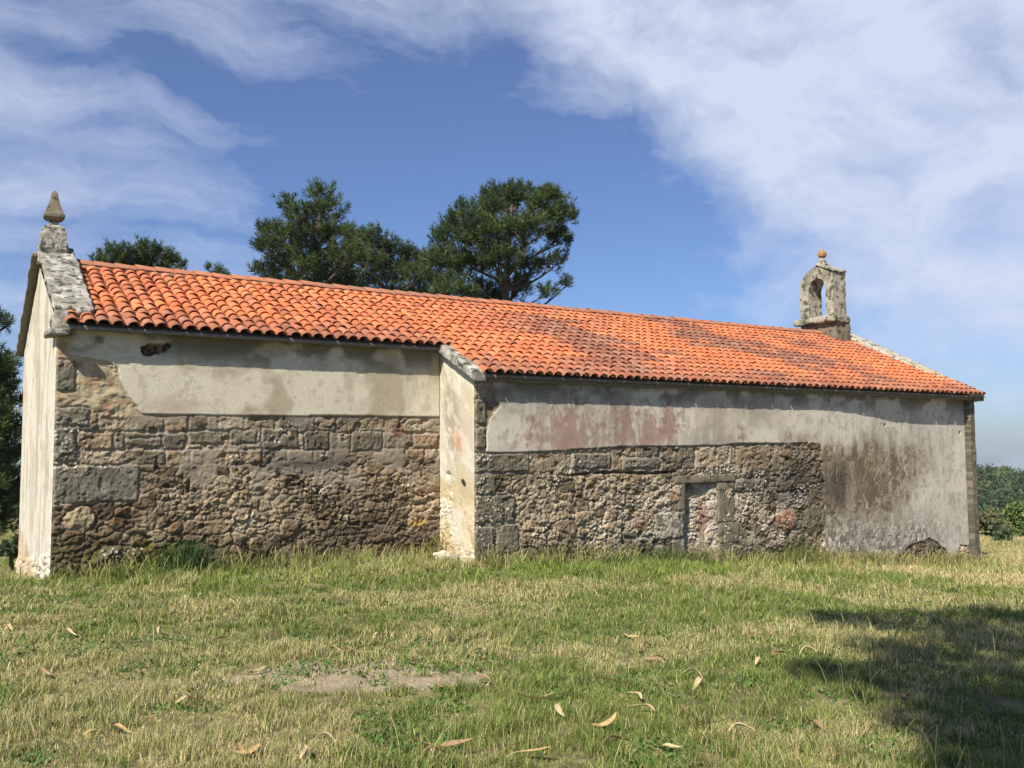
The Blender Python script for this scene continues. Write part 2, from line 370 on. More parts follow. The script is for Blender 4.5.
def nave_field(X, Z):
    g = gz(X, 0*X)
    h, c = rubble(X, Z, 3); h = h*.85; c = c*np.array([.66, .62, .56])*(1-.22*sst(5.3, 6.6, X)+.7*sst(9, 10, X))[..., None]*(.62+.66*sst(.38, .62, fbm(X*.9, Z*1.1, 4, 4)))[..., None]
    # coursed band just below the plaster
    hb, cb, st = coursed(X, Z, 17, [1.42, 1.86, 2.3, 2.6, 3.0], .78)
    m = sst(1.40, 1.46, Z+rag(X, Z, 5, .05, 2))*sst(7.6, 6.0, X)*(.6+.4*sst(.40, .52, fbm(X*1.6, Z*2, 18, 3))); h = lerp(h, hb, m); c = cmix(c, cb, m)
    # undercut string line, its shadow also painted dark
    ln = np.exp(-((Z-1.385-.02*np.sin(X*3))/.028)**2)*sst(1.6, 2.0, X)*sst(4.35, 4.25, X); h = h-.07*ln; c = cmix(c, [.06, .05, .04], ln*.8)
    wdot = (voro(X/.06, Z/.06, 77)[0] < .30)*sst(.60, .66, fbm(X*1.6, Z*2.4, 79, 4)+.05*np.exp(-((Z-1.45)/.14)**2)+.06*np.exp(-((X-7.2)/.9)**2))*(_h(np.floor(X/.06), np.floor(Z/.06), 5) > .35)
    for b in ((.015, .21, 2.22, 2.6), (.015, .2, 1.83, 2.17), (.015, 1.02, 1.45, 1.755), (.015, .38, 1.12, 1.42), (.015, .74, .66, 1.09), (.015, .34, -.2, .62), (.40, .80, .18, .62)):
        h, c = ashlar(X, Z, h, c, *b, seed=11)
    for b in ((3.72, 4.42, .18, .66), (4.12, 4.42, -.4, .14)): h, c = ashlar(X, Z, h, c, *b, col=(.18, .16, .125), seed=12)
    for b in ((5.75, 6.6, .95, 1.22), (1.9, 2.75, 1.47, 1.74), (3.0, 3.9, 1.44, 1.66)): h, c = ashlar(X, Z, h, c, *b, col=(.15, .13, .10), ht=.03, seed=13, soft=.05)
    # orange lichen near the base, and the rust-red stone
    o1 = sst(.56, .66, fbm(X*4, Z*6, 201, 4))*sst(.4, .05, Z-g)*sst(.6, .9, X)*sst(3.4, 2.4, X); c = cmix(c, [.42, .22, .05], o1*.8)
    e = ((X-7.2)/.30)**2+((Z-.37)/.21)**2; k = sst(1.15, .85, e+rag(X, Z, 8, .25, 5)); c = cmix(c, np.array([.24, .10, .055])*(.6+.8*fbm(X*9, Z*9, 4, 3))[..., None], k); h = lerp(h, .05*np.sqrt(np.clip(1.1-e, 0, 1))+.03*fbm(X*12, Z*12, 6, 3), k)
    e = ((X-8.05)/.36)**2+((Z-.32)/.30)**2; k = sst(1.15, .85, e+rag(X, Z, 9, .9, 5)); c = cmix(c, np.array([.13, .11, .065])*(.6+.8*fbm(X*9, Z*9, 5, 3))[..., None], k); h = lerp(h, .04*np.sqrt(np.clip(1.1-e, 0, 1))+.07*(fbm(X*12, Z*12, 6, 4, .65)-.5), k)
    e = ((X-3.3)/.25)**2+((Z-.55)/.2)**2; k = sst(1.2, .7, e+rag(X, Z, 9, .3, 5)); c = cmix(c, [.24, .13, .06], k*.7)
    # black damp stain right of the doorway
    dk = np.exp(-((X-7.3)/1.5)**2-((Z-1.12)/.36)**2)+np.exp(-((X-7.9)/.5)**2-((Z-.95)/.4)**2)*.7
    dk = np.clip(dk*1.35+(fbm(X*3, Z*4, 31, 4)-.5)*.8, 0, 1); c = cmix(c, [.065, .058, .042], dk*.75)
    c = cmix(c, [.62, .57, .47], wdot*.8); h = h+.012*wdot
    nb = sst(7.4, 8.2, X)*sst(.42, .60, fbm(X*4, Z*3, 62, 4))*sst(.2, .7, Z); c = cmix(c, [.13, .10, .065], nb*.7)
    ft = sst(.55, .05, Z-g+.5*(fbm(X*1.5, Z*1.5, 63, 3)-.5)); c = cmix(c, [.075, .065, .042], ft*.6)
    # light mortar smears round the doorway
    lm = sst(.50, .60, fbm(X*5, Z*7, 61, 4))*np.exp(-((X-5.0)/2.1)**2-((Z-.55)/.6)**2); c = cmix(c, [.50, .45, .36], lm*.85)
    # moss and damp at the foot
    ms = sst(.45, .0, Z-g)*sst(.42, .6, fbm(X*3, Z*3, 71, 4)); c = cmix(c, [.085, .075, .035], ms*.7)
    # plaster
    zb = np.interp(X, [.2, 1.0, 1.85, 3.03, 5.4, 5.99, 8.2], [1.765, 1.765, 1.80, 1.845, 1.855, 1.90, 1.89])+rag(X, Z, 33, .018, 3)
    pl = np.interp(X, [8.35, 10.4, 10.95, 11.42, 11.9, 12.15, 12.5, 12.9, 13.05, 13.35, 13.8], [-1.2, -1.2, -.60, -.38, -.36, -.28, -.42, -.68, -.9, -.52, -.58])+rag(X, Z, 34, .05, 4)
    edge = 8.24+rag(Z*1.0, X*0+2, 35, .30, 2.2)+rag(X, Z, 37, .12, 5)
    zb = np.where(X > edge, pl, zb)
    xl = np.interp(Z, [1.76, 2.2, 2.3, 2.52, 2.62, 2.95], [.22, .23, .27, .48, .40, .30])+rag(X, Z, 36, .03, 5)
    d = np.minimum(Z-zb, X-xl); d = np.where((X > edge-.25) & (Z < 1.85), np.minimum(d, np.where(X > edge, X-edge, -1)), d)
    m = sst(-.004, .012, d)
    low = fbm(X*1.1, Z*1.1, 90, 4); strk = fbm(X*7, Z*.8, 91, 4); mott = fbm(X*9, Z*9, 92, 4, .6)
    pc = np.zeros(X.shape+(3,))+np.array([.60, .54, .44])
    pc = cmix(pc, [.36, .325, .265], sst(.42, .6, low)*.8); pc = cmix(pc, [.56, .52, .43], sst(.5, .64, strk)*.55)
    pc = cmix(pc, [.56, .535, .46], sst(10.8, 12.6, X)*.55); pc = cmix(pc, [.30, .26, .20], sst(.56, .7, mott)*.45)
    red = 0
    for x, z, a, b_, w_ in ((1.45, 2.1, .6, .5, .9), (2.0, 2.1, .35, .6, .8), (3.1, 2.25, .7, .45, .9), (4.1, 2.2, .22, .6, 1.), (3.6, 2.1, .4, .3, .6), (5.9, 2.02, .35, .25, .8), (7.6, 1.98, .5, .14, .9), (4.3, 2.8, .3, .3, .5), (10.0, .55, .8, .35, .4)):
        red = red+w_*np.exp(-((X-x)/a)**2-((Z-z)/b_)**2)
    red = red+.30*np.exp(-((X-3.0)/1.9)**4-((Z-2.1)/.5)**2); red = sst(.20, 1.05, red*(.15+1.3*fbm(X*11+fbm(X*3, Z*3, 89, 3), Z*1.8, 88, 5, .6))+(mott-.5)*1.1+(fbm(X*26, Z*18, 93, 3)-.5)*.7); pc = cmix(pc, [.27, .135, .105], red*.70)
    # brown run-off stain
    tz = 1.95+.55*(fbm(X*5, X*0, 95, 3)-.5); bx = sst(7.6, 8.3, X)*sst(12.7, 10.6, X+.7*(1.5-Z)*0+1.1*np.clip(.9-Z, 0, 2)+rag(X, Z, 99, .7, 1.6)); bz = sst(tz+.12, tz-.45, Z)*sst(-.25, .95, Z+.7*(mott-.5)-.25*(low-.5))
    br = np.clip(bx*bz*(.62+.95*strk)+((mott-.5)*1.5+(fbm(X*24, Z*12, 94, 3)-.5)*1.2)*bx*bz, 0, 1)
    pc = cmix(pc, cmix(np.zeros(pc.shape)+[.17, .12, .07], [.25, .19, .125], sst(.45, .65, fbm(X*5, Z*3, 109, 4))), br*.9)
    blk = np.clip(np.exp(-((X-8.75)/.45)**2-((Z-1.05)/.55)**2)*1.1*(.5+strk), 0, 1); blk = np.clip(blk+br*sst(.48, .62, fbm(X*3+fbm(X*2, Z*2, 96, 2), Z*1.2, 114, 4))*.45, 0, 1); pc = cmix(pc, [.055, .048, .035], blk*.8)
    # gnawed, dirty lower plaster
    lo = sst(.55, -.1, Z+.3*(low-.5))*sst(13.6, 11.5, X); mt = fbm(X*13, Z*10, 97, 4, .65)
    pc = cmix(pc, [.16, .14, .11], lo*sst(.44, .6, mt)*.85); pc = cmix(pc, [.10, .10, .05], sst(.30, 0, Z-g)*sst(.4, .55, mt)*.8)
    pitp = sst(.60, .68, fbm(X*16, Z*12, 98, 3))*np.clip(lo+br*.8, 0, 1)
    ph = .034+.014*(low-.5)+.005*(mott-.5)-.010*pitp + .004*(strk-.5)
    for x, z in ((10.55, 2.28), (13.5, 2.12)):
        q = ((X-x)**2+(Z-z)**2) < .04**2; pc[q] = (.03, .025, .02); ph = np.where(q, -.02, ph)
    dr = sst(.54, .70, fbm(X*9+2.2*fbm(X*2.2, Z*1.7, 113, 3), Z*1.6+X*.4, 111, 5, .62))*sst(.35, .6, low); pc = cmix(pc, [.30, .265, .21], dr*.55)
    pc = cmix(pc, [.36, .27, .22], sst(.52, .62, fbm(X*1.6, Z*2, 112, 4))*.35*sst(8.5, 6, X))
    # grimy blotches under the eave, darkened further to paint in eave shadow
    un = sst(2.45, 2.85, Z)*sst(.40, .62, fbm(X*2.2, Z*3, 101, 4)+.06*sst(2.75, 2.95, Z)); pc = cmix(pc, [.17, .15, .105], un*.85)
    ls = sst(.70, .60, fbm(X*3, Z*3, 103, 3))
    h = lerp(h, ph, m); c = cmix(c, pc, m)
    # right-hand quoin strip
    q = sst(13.70, 13.715, X); qc = np.array([.11, .10, .075])*(.5+1.0*fbm(X*14, Z*9, 105, 4))[..., None]
    qc = cmix(qc, [.30, .25, .17], sst(.52, .66, fbm(X*16, Z*13, 106, 4))*.5)
    h = lerp(h, .015+.03*fbm(X*12, Z*6, 107, 3), q); c = cmix(c, qc, q)
    # pocket for the blocked doorway
    dp = (X > 4.44) & (X < 5.42) & (Z < 1.20); h = np.where(dp, -.34, h)
    return h, c
def chancel_field(X, Z):
    g = gz(X, 0*X+1.1)
    h, c = rubble(X, Z, 23, .27, .16); h = h*.85; c = c*np.array([.74, .675, .59])*(.62+.66*sst(.38, .62, fbm(X*.9, Z*1.1, 24, 4)))[..., None]
    hb, cb, st = coursed(X, Z, 27, [1.42, 1.62, 1.85, 2.10, 2.36, 2.7, 3.05, 3.5], .46)
    m = sst(1.60, 1.68, Z+rag(X, Z, 5, .05, 2))*(.6+.4*sst(.38, .50, fbm(X*1.6, Z*2, 19, 3))); h = lerp(h, hb, m); c = cmix(c, cb, m)
    # pale render left over on the masonry
    ren = sst(.50, .60, fbm(X*2.3, Z*3, 130, 4))*sst(.9, 1.4, Z); c = cmix(c, [.34, .29, .225], ren*.6); h = lerp(h, .022+.01*(fbm(X*9, Z*9, 131, 3)-.5), ren*.6)
    # yellowish stone at the top left where plaster has gone
    yl = sst(2.25, 2.45, Z+.2*(X+5.2))*sst(-4.6, -5.0, X); n = fbm(X*7, Z*11, 133, 4, .6)
    yc = np.array([.44, .36, .23])*(.6+.75*n)[..., None]; yc = cmix(yc, [.36, .20, .11], sst(.6, .7, fbm(X*5, Z*5, 134, 3))*.7)
    c = cmix(c, yc, yl*.9); h = lerp(h, .02+.06*(n-.4), yl*.8)
    for b in ((-5.82, -5.60, 2.64, 3.06), (-5.82, -5.40, 2.19, 2.42), (-5.82, -5.56, 1.70, 2.15), (-5.82, -4.75, 1.14, 1.64)): h, c = ashlar(X, Z, h, c, *b, seed=21, col=(.17, .155, .115))
    for b in ((-3.50, -3.10, 1.93, 2.14), (-3.02, -2.45, 1.86, 2.16), (-2.36, -1.95, 1.84, 2.12), (-1.6, -1.05, 1.8, 2.12), (-4.95, -4.45, 1.88, 2.02), (-4.1, -3.6, 1.92, 2.12)): h, c = ashlar(X, Z, h, c, *b, seed=22, col=(.14, .115, .082), ht=.022, soft=.03)
    e = ((X+.78)/.11)**2+((Z-2.15)/.12)**2; c = cmix(c, [.17, .075, .05], sst(1.3, .8, e)*.8)
    # boulders at the foot of the left corner
    for x, z, a, b_, cc in ((-5.50, .93, .22, .15, (.34, .27, .17)), (-5.05, .38, .36, .14, (.16, .14, .08))):
        e = ((X-x)/a)**2+((Z-z)/b_)**2+rag(X, Z, 138, 1.1, 5); k = sst(1.1, .85, e)
        h = lerp(h, .045*np.sqrt(np.clip(1.12-e, 0, 1))+.11*(fbm(X*9, Z*9, 139, 4, .65)-.5), k); c = cmix(c, np.array(cc)*(.65+.7*fbm(X*8, Z*8, 140, 4))[..., None], k)
        h = h-.03*np.exp(-((e-1.15)/.14)**2)
    # black damp band and dark foot
    dk = np.exp(-((X+2.2)/1.5)**2-((Z-1.62)/.10)**2)+.6*np.exp(-((X+1.8)/1.3)**2-((Z-1.9)/.2)**2); dk = np.clip(dk*1.1+(fbm(X*3, Z*4, 141, 4)-.5)*.6, 0, 1)
    c = cmix(c, [.06, .052, .04], dk*.7)
    ft = sst(.85, .25, Z+.5*(fbm(X*1.5, Z*1.5, 142, 3)-.5)); c = cmix(c, [.085, .066, .042], ft*.78)
    ms = sst(.40, .55, fbm(X*2.6, Z*3, 143, 4))*np.exp(-((X+4.7)/.9)**2-((Z-.4)/.25)**2)*1.3; c = cmix(c, [.12, .105, .025], np.clip(ms, 0, 1)*.8)
    e = ((X+.42)/.16)**2+((Z-.62)/.09)**2; c = cmix(c, [.36, .24, .07], sst(1.2, .3, e+rag(X, Z, 8, 1.1, 6))*.8)
    wdot = (voro(X/.055, Z/.055, 78)[0] < .30)*sst(.62, .70, fbm(X*1.8, Z*2.4, 80, 4)+.12*np.exp(-((X+1.2)/.6)**2-((Z-1.9)/.2)**2))*(_h(np.floor(X/.055), np.floor(Z/.055), 5) > .4); c = cmix(c, [.58, .52, .42], wdot*.75); h = h+.01*wdot
    # plaster
    xl = np.interp(Z, [2.3, 2.36, 2.68, 3.0, 3.08, 3.14, 3.6], [-4.70, -4.76, -4.96, -5.05, -5.22, -5.66, -5.72])+rag(X, Z, 150, .05, 5)
    zb = 2.345+np.where(X > -2.3, .02, 0)+rag(X, Z, 151, .008, 3)
    d = np.minimum(Z-zb, X-xl); m = sst(-.004, .012, d)
    low = fbm(X*1.3, Z*1.3, 152, 4); mott = fbm(X*8, Z*8, 153, 4, .6)
    pc = np.zeros(X.shape+(3,))+np.array([.62, .56, .435]); pc = cmix(pc, [.36, .30, .20], sst(.48, .62, low)*.75)
    pc = cmix(pc, [.68, .62, .50], sst(.52, .65, fbm(X*2, Z*2, 154, 4))*.5); pc = cmix(pc, [.30, .26, .2], sst(.58, .7, mott)*.35)
    pc = cmix(pc, [.36, .24, .19], np.exp(-((X+4.3)/.4)**2-((Z-2.45)/.12)**2)*.5)
    un = sst(3.02, 3.35, Z)*sst(.38, .6, fbm(X*2.2, Z*3, 155, 4)+.06*sst(3.3, 3.45, Z)); pc = cmix(pc, [.15, .135, .08], un*.85)  # grime below the eave, with extra eave shadow painted into it
    ph = .036+.010*(low-.5)+.003*(mott-.5)
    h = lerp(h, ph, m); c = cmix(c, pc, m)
    # hole in the plaster below the eave
    e = ((X+4.58-.35*(Z-3.27))/.17)**2+((Z-3.27-.2*(X+4.6))/.085)**2+rag(X, Z, 156, 1.3, 9); k = sst(.95, .85, e); c = cmix(c, cmix(np.zeros(c.shape)+[.22, .13, .07], [.05, .04, .03], sst(.45, .6, fbm(X*16, Z*16, 7, 3))), k); h = lerp(h, -.03+.02*fbm(X*14, Z*14, 5, 3), k)
    return h, c
def return_field(Y, Z):         # faces -X, Y 0..1.14
    n = fbm(Y*2, Z*2, 160, 4); mt = fbm(Y*9, Z*9, 161, 4, .6); st = fbm(Y*8, Z*1.0, 162, 4)
    c = np.zeros(Y.shape+(3,))+np.array([.66, .61, .50]); c = cmix(c, [.52, .45, .32], sst(.45, .62, n)*.7)
    c = cmix(c, [.30, .27, .22], np.clip(np.exp(-((Y-.42)/.3)**2-((Z-2.2)/.7)**2)*1.4*sst(.4, .58, mt), 0, 1)*.75)
    c = cmix(c, [.55, .27, .15], np.exp(-((Y-.62)/.17)**2-((Z-1.98)/.17)**2)*.75)
    c = cmix(c, [.52, .40, .20], sst(1.7, 1.2, Z)*sst(.42, .55, fbm(Y*3, Z*3, 163, 3))*.7)
    c = cmix(c, [.50, .34, .15], sst(.75, .2, Z)*sst(.6, .1, Y)*.6)
    rb = sst(1.35, 1.1, Z+.4*(n-.5))*sst(.5, .85, Y+.3*(mt-.5)); hr, cr_ = rubble(Y, Z, 165, .2, .14)
    h = .01+.02*(n-.5)+.006*(mt-.5); h = lerp(h, hr*.6, rb); c = cmix(c, cr_*1.7, rb*.6)
    rb2 = sst(.35, .12, Z); h = lerp(h, hr*.6, rb2*.8); c = cmix(c, cr_*1.4, rb2*.5)
    q = ((Y-.82)**2/.006+(Z-1.4)**2/.003) < 1; c[q] = (.05, .04, .03); h = np.where(q, -.04, h)
    cr2 = sst(3.2, 2.9, Z)*0
    return h, c
def gable_field(Y, Z):
    n = fbm(Y*1.2, Z*1.2, 170, 4); st = fbm(Y*3.2+.6*fbm(Z*.8, Y, 173, 2), Z*.7, 171, 5, .62); mt = fbm(Y*9, Z*9, 172, 4, .6)
    c = np.zeros(Y.shape+(3,))+np.array([.66, .61, .50]); c = cmix(c, [.40, .355, .28], sst(.50, .66, st)*.7)
    c = cmix(c, [.46, .38, .27], sst(.5, .62, n)*.5); c = cmix(c, [.60, .36, .2], np.exp(-((Y-1.25)/.35)**2-((Z-2.75)/.18)**2)*.6)
    c = cmix(c, [.30, .28, .24], sst(.6, .7, mt)*.4)
    h = .01+.02*(n-.5)+.012*(st-.5)
    hr, cr_ = rubble(Y, Z, 175, .16, .12); g = gz(0*Y-6, Y)
    rb = sst(.42, .30, Z-g+.1*(mt-.5)); h = lerp(h, hr, rb); c = cmix(c, cmix(cr_*1.9, [.5, .34, .2], 0*Z+.4), rb)
    q = ((Y-1.9)**2+(Z-2.18)**2) < .03**2; c[q] = (.04, .03, .03)
    return h, c
def wall(name, a0, a1, zb, zt, step, fn, place, parent):
    na = int(round((a1-a0)/step))+1; A = np.linspace(a0, a1, na); top = zt(A)
    nz = int(round((top.max()-zb)/step))+1; t = np.linspace(0, 1, nz)
    AA = np.repeat(A[:, None], nz, 1); ZZ = zb+t[None]*(top-zb)[:, None]
    h, c = fn(AA, ZZ)
    ed = np.minimum(AA-a0, a1-AA); h = h*sst(0, .025, ed)*1.0
    P = place(AA, ZZ, h)
    f = grid_faces(na, nz)
    return mesh_np(name, P.reshape(-1, 3), f, m_wall, parent, np.clip(c, .01, .9).reshape(-1, 3))
bow = lambda A: .13*sst(8.35, 12.0, A)*(A < 13.745)
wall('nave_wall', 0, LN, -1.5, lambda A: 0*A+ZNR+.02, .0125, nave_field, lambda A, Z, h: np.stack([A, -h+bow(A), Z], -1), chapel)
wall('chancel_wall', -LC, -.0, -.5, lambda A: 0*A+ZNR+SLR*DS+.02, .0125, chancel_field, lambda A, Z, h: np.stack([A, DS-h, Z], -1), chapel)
wall('return_wall', 0, DS, -.5, lambda A: ZNR+SLR*A+.02, .015, return_field, lambda A, Z, h: np.stack([-h, A, Z], -1)[::-1], chapel)
wall('gable_wall', DS, 2*YR-DS, -1.4, lambda A: ZNR+SLR*np.where(A < YR, A, 2*YR-A)+.03, .022, gable_field, lambda A, Z, h: np.stack([-LC-h, A, Z], -1)[::-1], chapel)
# far side walls and the hidden front gable, plain plaster
def plain_field(A, Z):
    n = fbm(A*1.2, Z*1.2, 180, 4); st = fbm(A*5, Z*.7, 181, 4); c = np.zeros(A.shape+(3,))+np.array([.48, .44, .36]); c = cmix(c, [.30, .27, .2], sst(.48, .6, st)*.7); return .01+.02*(n-.5), c
wall('rear_wall', 0, LN, -2.5, lambda A: 0*A+ZN, .06, plain_field, lambda A, Z, h: np.stack([A, 2*YR+h, Z], -1)[::-1], chapel)
wall('chancel_rear_wall', -LC, 0, -2.5, lambda A: 0*A+ZN+SL*DS, .06, plain_field, lambda A, Z, h: np.stack([A, 2*YR-DS+h, Z], -1)[::-1], chapel)
wall('front_gable_wall', 0, 2*YR, -2.5, lambda A: ZNR+SLR*np.where(A < YR, A, 2*YR-A)+.03, .05, plain_field, lambda A, Z, h: np.stack([LN+h, A, Z], -1), chapel)
wall('rear_return_wall', 2*YR-DS, 2*YR, -2.5, lambda A: ZN+SL*(2*YR-A), .06, plain_field, lambda A, Z, h: np.stack([-h, A, Z], -1)[::-1], chapel)
# masonry core so that no light leaks through the skins
def prism(name, x0, x1, ya, yb, zlo, mat, parent, inset=.06, drop=.05):
    bm = bmesh.new(); pr = [(ya+inset, zlo), (ya+inset, ZN+SL*ya-drop), (YR, ZR-drop), (yb-inset, ZN+SL*ya-drop), (yb-inset, zlo)]
    A = [bm.verts.new((x0+inset, y, z)) for y, z in pr]; B = [bm.verts.new((x1-inset, y, z)) for y, z in pr]
    bm.faces.new(A); bm.faces.new(B[::-1])
    for i in range(5): bm.faces.new((A[i], B[i], B[(i+1) % 5], A[(i+1) % 5]))
    bmesh.ops.recalc_face_normals(bm, faces=bm.faces)
    return bm_obj(name, bm, mat, parent, False)
prism('wall_core', 0.1, LN, .36, 2*YR-.36, -2, m_soffit, chapel, .08, .12)
prism('wall_core', -LC, .25, DS, 2*YR-DS, -2, m_soffit, chapel, .08, .09)

# blocked doorway
def infill(A, Z):
    h, c = rubble(A, Z, 191, .19, .13); h = h*.8
    c = cmix(c, [.50, .45, .36], sst(.38, .55, fbm(A*6, Z*6, 192, 4))*.75); c = cmix(c, [.30, .15, .11], np.exp(-((A-4.98)/.14)**2-((Z-.6)/.25)**2)*.7)
    c = cmix(c, [.10, .09, .05], sst(.15, -.3, Z)*.6)
    e = ((A-4.62)/.2)**2+((Z-1.19)/.12)**2
    return h-.05*np.exp(-((A-4.95)/.33)**2-((Z-1.2)/.09)**2)+.065*sst(4.95, 5.3, A)-.05*sst(4.78, 4.52, A)+.05*sst(.4, -.3, Z), c
dw = wall('blocked_doorway', 4.43, 5.43, -1.0, lambda A: 0*A+1.22, .0125, infill, lambda A, Z, h: np.stack([A, .105-h, Z], -1), chapel)
stone_box('lintel', 4.22, 5.75, -.035, .3, 1.165, 1.31, m_grand, dw, .05, .018, 4, .02)
stone_box('jamb_stone', 4.28, 4.455, -.03, .3, .68, 1.16, m_grand, dw, .05, .012, 8, .015)
for i, (x0, x1, z0, z1) in enumerate(((5.30, 5.72, .42, 1.15), (5.33, 5.84, .03, .40), (5.30, 5.58, -.6, .01))):
    stone_box('jamb_stone', x0, x1, -.028, .2, z0, z1, m_grand, dw, .06, .015, 10+i, .02)

# ---- roof
roof = prism('roof', 0, 1, 0, 1, 0, m_soffit, chapel)
bpy.data.objects.remove(roof)
def roof_body(secs):
    """sarking slab: list of (x0,x1,y_eave)"""
    bm = bmesh.new()
    for x0, x1, ye in secs:
        for sgn in (0, 1):
            fy = (lambda y: y) if sgn == 0 else (lambda y: 2*YR-y)
            zz = lambda y: ZNR+SLR*y+.05
            prs = [(ye, zz(ye)), (YR, zz(YR)), (YR, zz(YR)-.04), (ye, zz(ye)-.04)]
            A = [bm.verts.new((x0, fy(y), z)) for y, z in prs]; B = [bm.verts.new((x1, fy(y), z)) for y, z in prs]
            bm.faces.new(A); bm.faces.new(B[::-1])
            for i in range(4): bm.faces.new((A[i], B[i], B[(i+1) % 4], A[(i+1) % 4]))
    bmesh.ops.recalc_face_normals(bm, faces=bm.faces)
    return bm_obj('roof', bm, m_soffit, chapel, False)
roof = roof_body([(-LC+.02, -.002, DS-.235), (0, LN+.16, -.19)])
PITCH = .1895
ang = math.atan(SLR); CA, SA = math.cos(ang), math.sin(ang)
rng = np.random.default_rng(5)
def tile_color(x, y, s, r):
    """terracotta per tile; weathering follows old stains on the roof"""
    pal = np.array([[.61, .20, .085], [.59, .185, .08], [.63, .215, .09], [.56, .17, .075], [.64, .235, .105]])
    c = pal[int(r*4.999)].copy()*(.92+.16*rng.random())
    X = np.array([x]); Y = np.array([y])
    wth = float(sst(.47, .62, fbm(X*.55+3, Y*1.3+X*.25, 301, 4, .6))[0])*.82*float(sst(.5, 3.5, X)[0])
    wth = max(wth, float(sst(.50, .62, fbm(X*1.9, Y*1.9, 305, 3))[0])*.25)
    if s < .62: wth = max(wth, .62-.45*s+.12*rng.standard_normal())
    if rng.random() < .06: wth = max(wth, .45)
    d = np.array([.20, .095, .07]) if rng.random() < .7 else np.array([.26, .16, .12])
    return c+(d-c)*min(max(wth, 0), .8)
def tiles(x0, ncol, ye, mirror, seg=7):
    V, Fc, C = [], [], []; n0 = 0
    L_ = (YR-ye)/CA; exp_ = .242; nrow = int(math.ceil((L_-.02)/exp_)); ln = .34
    aa = np.linspace(-1.5, 1.5, seg)
    pa = np.linspace(-1.1, 1.1, 5)
    for i in range(ncol):
        xc = x0+i*PITCH; wob = .008*math.sin(i*1.7)
        for j in range(nrow):
            s0 = j*exp_+(.011 if j else .003)*rng.standard_normal(); s1 = min(s0+ln, L_+.02)
            dx = .007*rng.standard_normal(); rt = .026*rng.standard_normal(); lift = .003*abs(rng.standard_normal())
            col = tile_color(xc, ye+s0*CA, s0, rng.random())
            for kind in (0, 1):
                if kind == 0:      # cover
                    r0, r1 = .089, .074; nb0, nb1 = .055+lift, .030
                    rings = [(s0+.10, r0-.018, nb0-.002), (s0, r0-.016, nb0), (s0, r0, nb0), (s1, r1, nb1)]
                    A = aa; xm = xc+dx+wob; cc = col
                else:              # pan, between covers
                    if mirror and 0: continue
                    r0, r1 = .075, .082; rings = [(s0-.03 if j else s0+.07, .083, .085+.02), (s1, .083, .078)]
                    A = pa; xm = xc+PITCH/2+wob; cc = col*.92
                for (s, r, nb) in rings:
                    t = r*np.sin(A)+rt*(s-s0)*2
                    n = nb+(r*np.cos(A)*.86 if kind == 0 else -r*np.cos(A)*.75)
                    y = ye+s*CA-n*SA; z = ZNR+SLR*ye+.05+s*SA+n*CA
                    if mirror: y = 2*YR-y
                    V.append(np.stack([xm+t, y, z], -1)); C.append(np.repeat(cc[None], len(A), 0))
                k = len(A)
                for q in range(len(rings)-1):
                    b = n0+q*k
                    ii = np.arange(k-1)
                    Fc.append(np.stack([b+ii, b+ii+1, b+k+ii+1, b+k+ii], 1) if not mirror else np.stack([b+ii, b+k+ii, b+k+ii+1, b+ii+1], 1))
                n0 += k*len(rings)
    return np.concatenate(V), np.concatenate(Fc), np.concatenate(C)
def join(parts):
    vs, fs, cs, n = [], [], [], 0
    for v, f, c in parts: vs.append(v); fs.append(f+n); cs.append(c); n += len(v)
    return np.concatenate(vs), np.concatenate(fs), np.concatenate(cs)
v, f, c = join([tiles(-LC+.165, 31, DS-OV-.02, False), tiles(.12, 74, -OV, False), tiles(-LC+.165, 31, DS-OV, True, 5), tiles(.12, 74, -OV, True, 5)])
mesh_np('roof_tiles', v, f, m_tile, roof, c)
# ridge tiles
V, Fc, C = [], [], []; n0 = 0; x = -LC+.45; k = 9; A = np.linspace(-1.45, 1.45, k)
while x < 12.85:
    r0, r1 = .115, .10; zb = ZR+.105+.006*rng.standard_normal(); xe = x+.40
    wv = float(sst(.45, .6, fbm(np.array([x]), np.array([2.]), 310, 3))[0])
    cc = np.array([.50, .17, .085])*(.85+.3*rng.random()); cc = cc+(np.array([.25, .14, .09])-cc)*(.5+.4*wv*rng.random())
    for (xx, r, zz) in ((x+.06, r0-.02, zb), (x, r0-.018, zb+.012), (x, r0, zb+.014), (xe, r1, zb)):
        V.append(np.stack([0*A+xx, YR+r*np.sin(A)*1.1, zz+r*np.cos(A)*.9], -1)); C.append(np.repeat(cc[None], k, 0))
    for q in range(3):
        b = n0+q*k; ii = np.arange(k-1); Fc.append(np.stack([b+ii, b+k+ii, b+k+ii+1, b+ii+1], 1))
    n0 += 4*k; x += .315
mesh_np('ridge_tiles', np.concatenate(V), np.concatenate(Fc), m_tile, roof, np.concatenate(C))
# mortar bedding under the ridge
stone_box('ridge_mortar', -LC+.42, 12.9, YR-.105, YR+.105, ZR+.05, ZR+.13, m_rmort, roof, .12, .02, 3, .02)

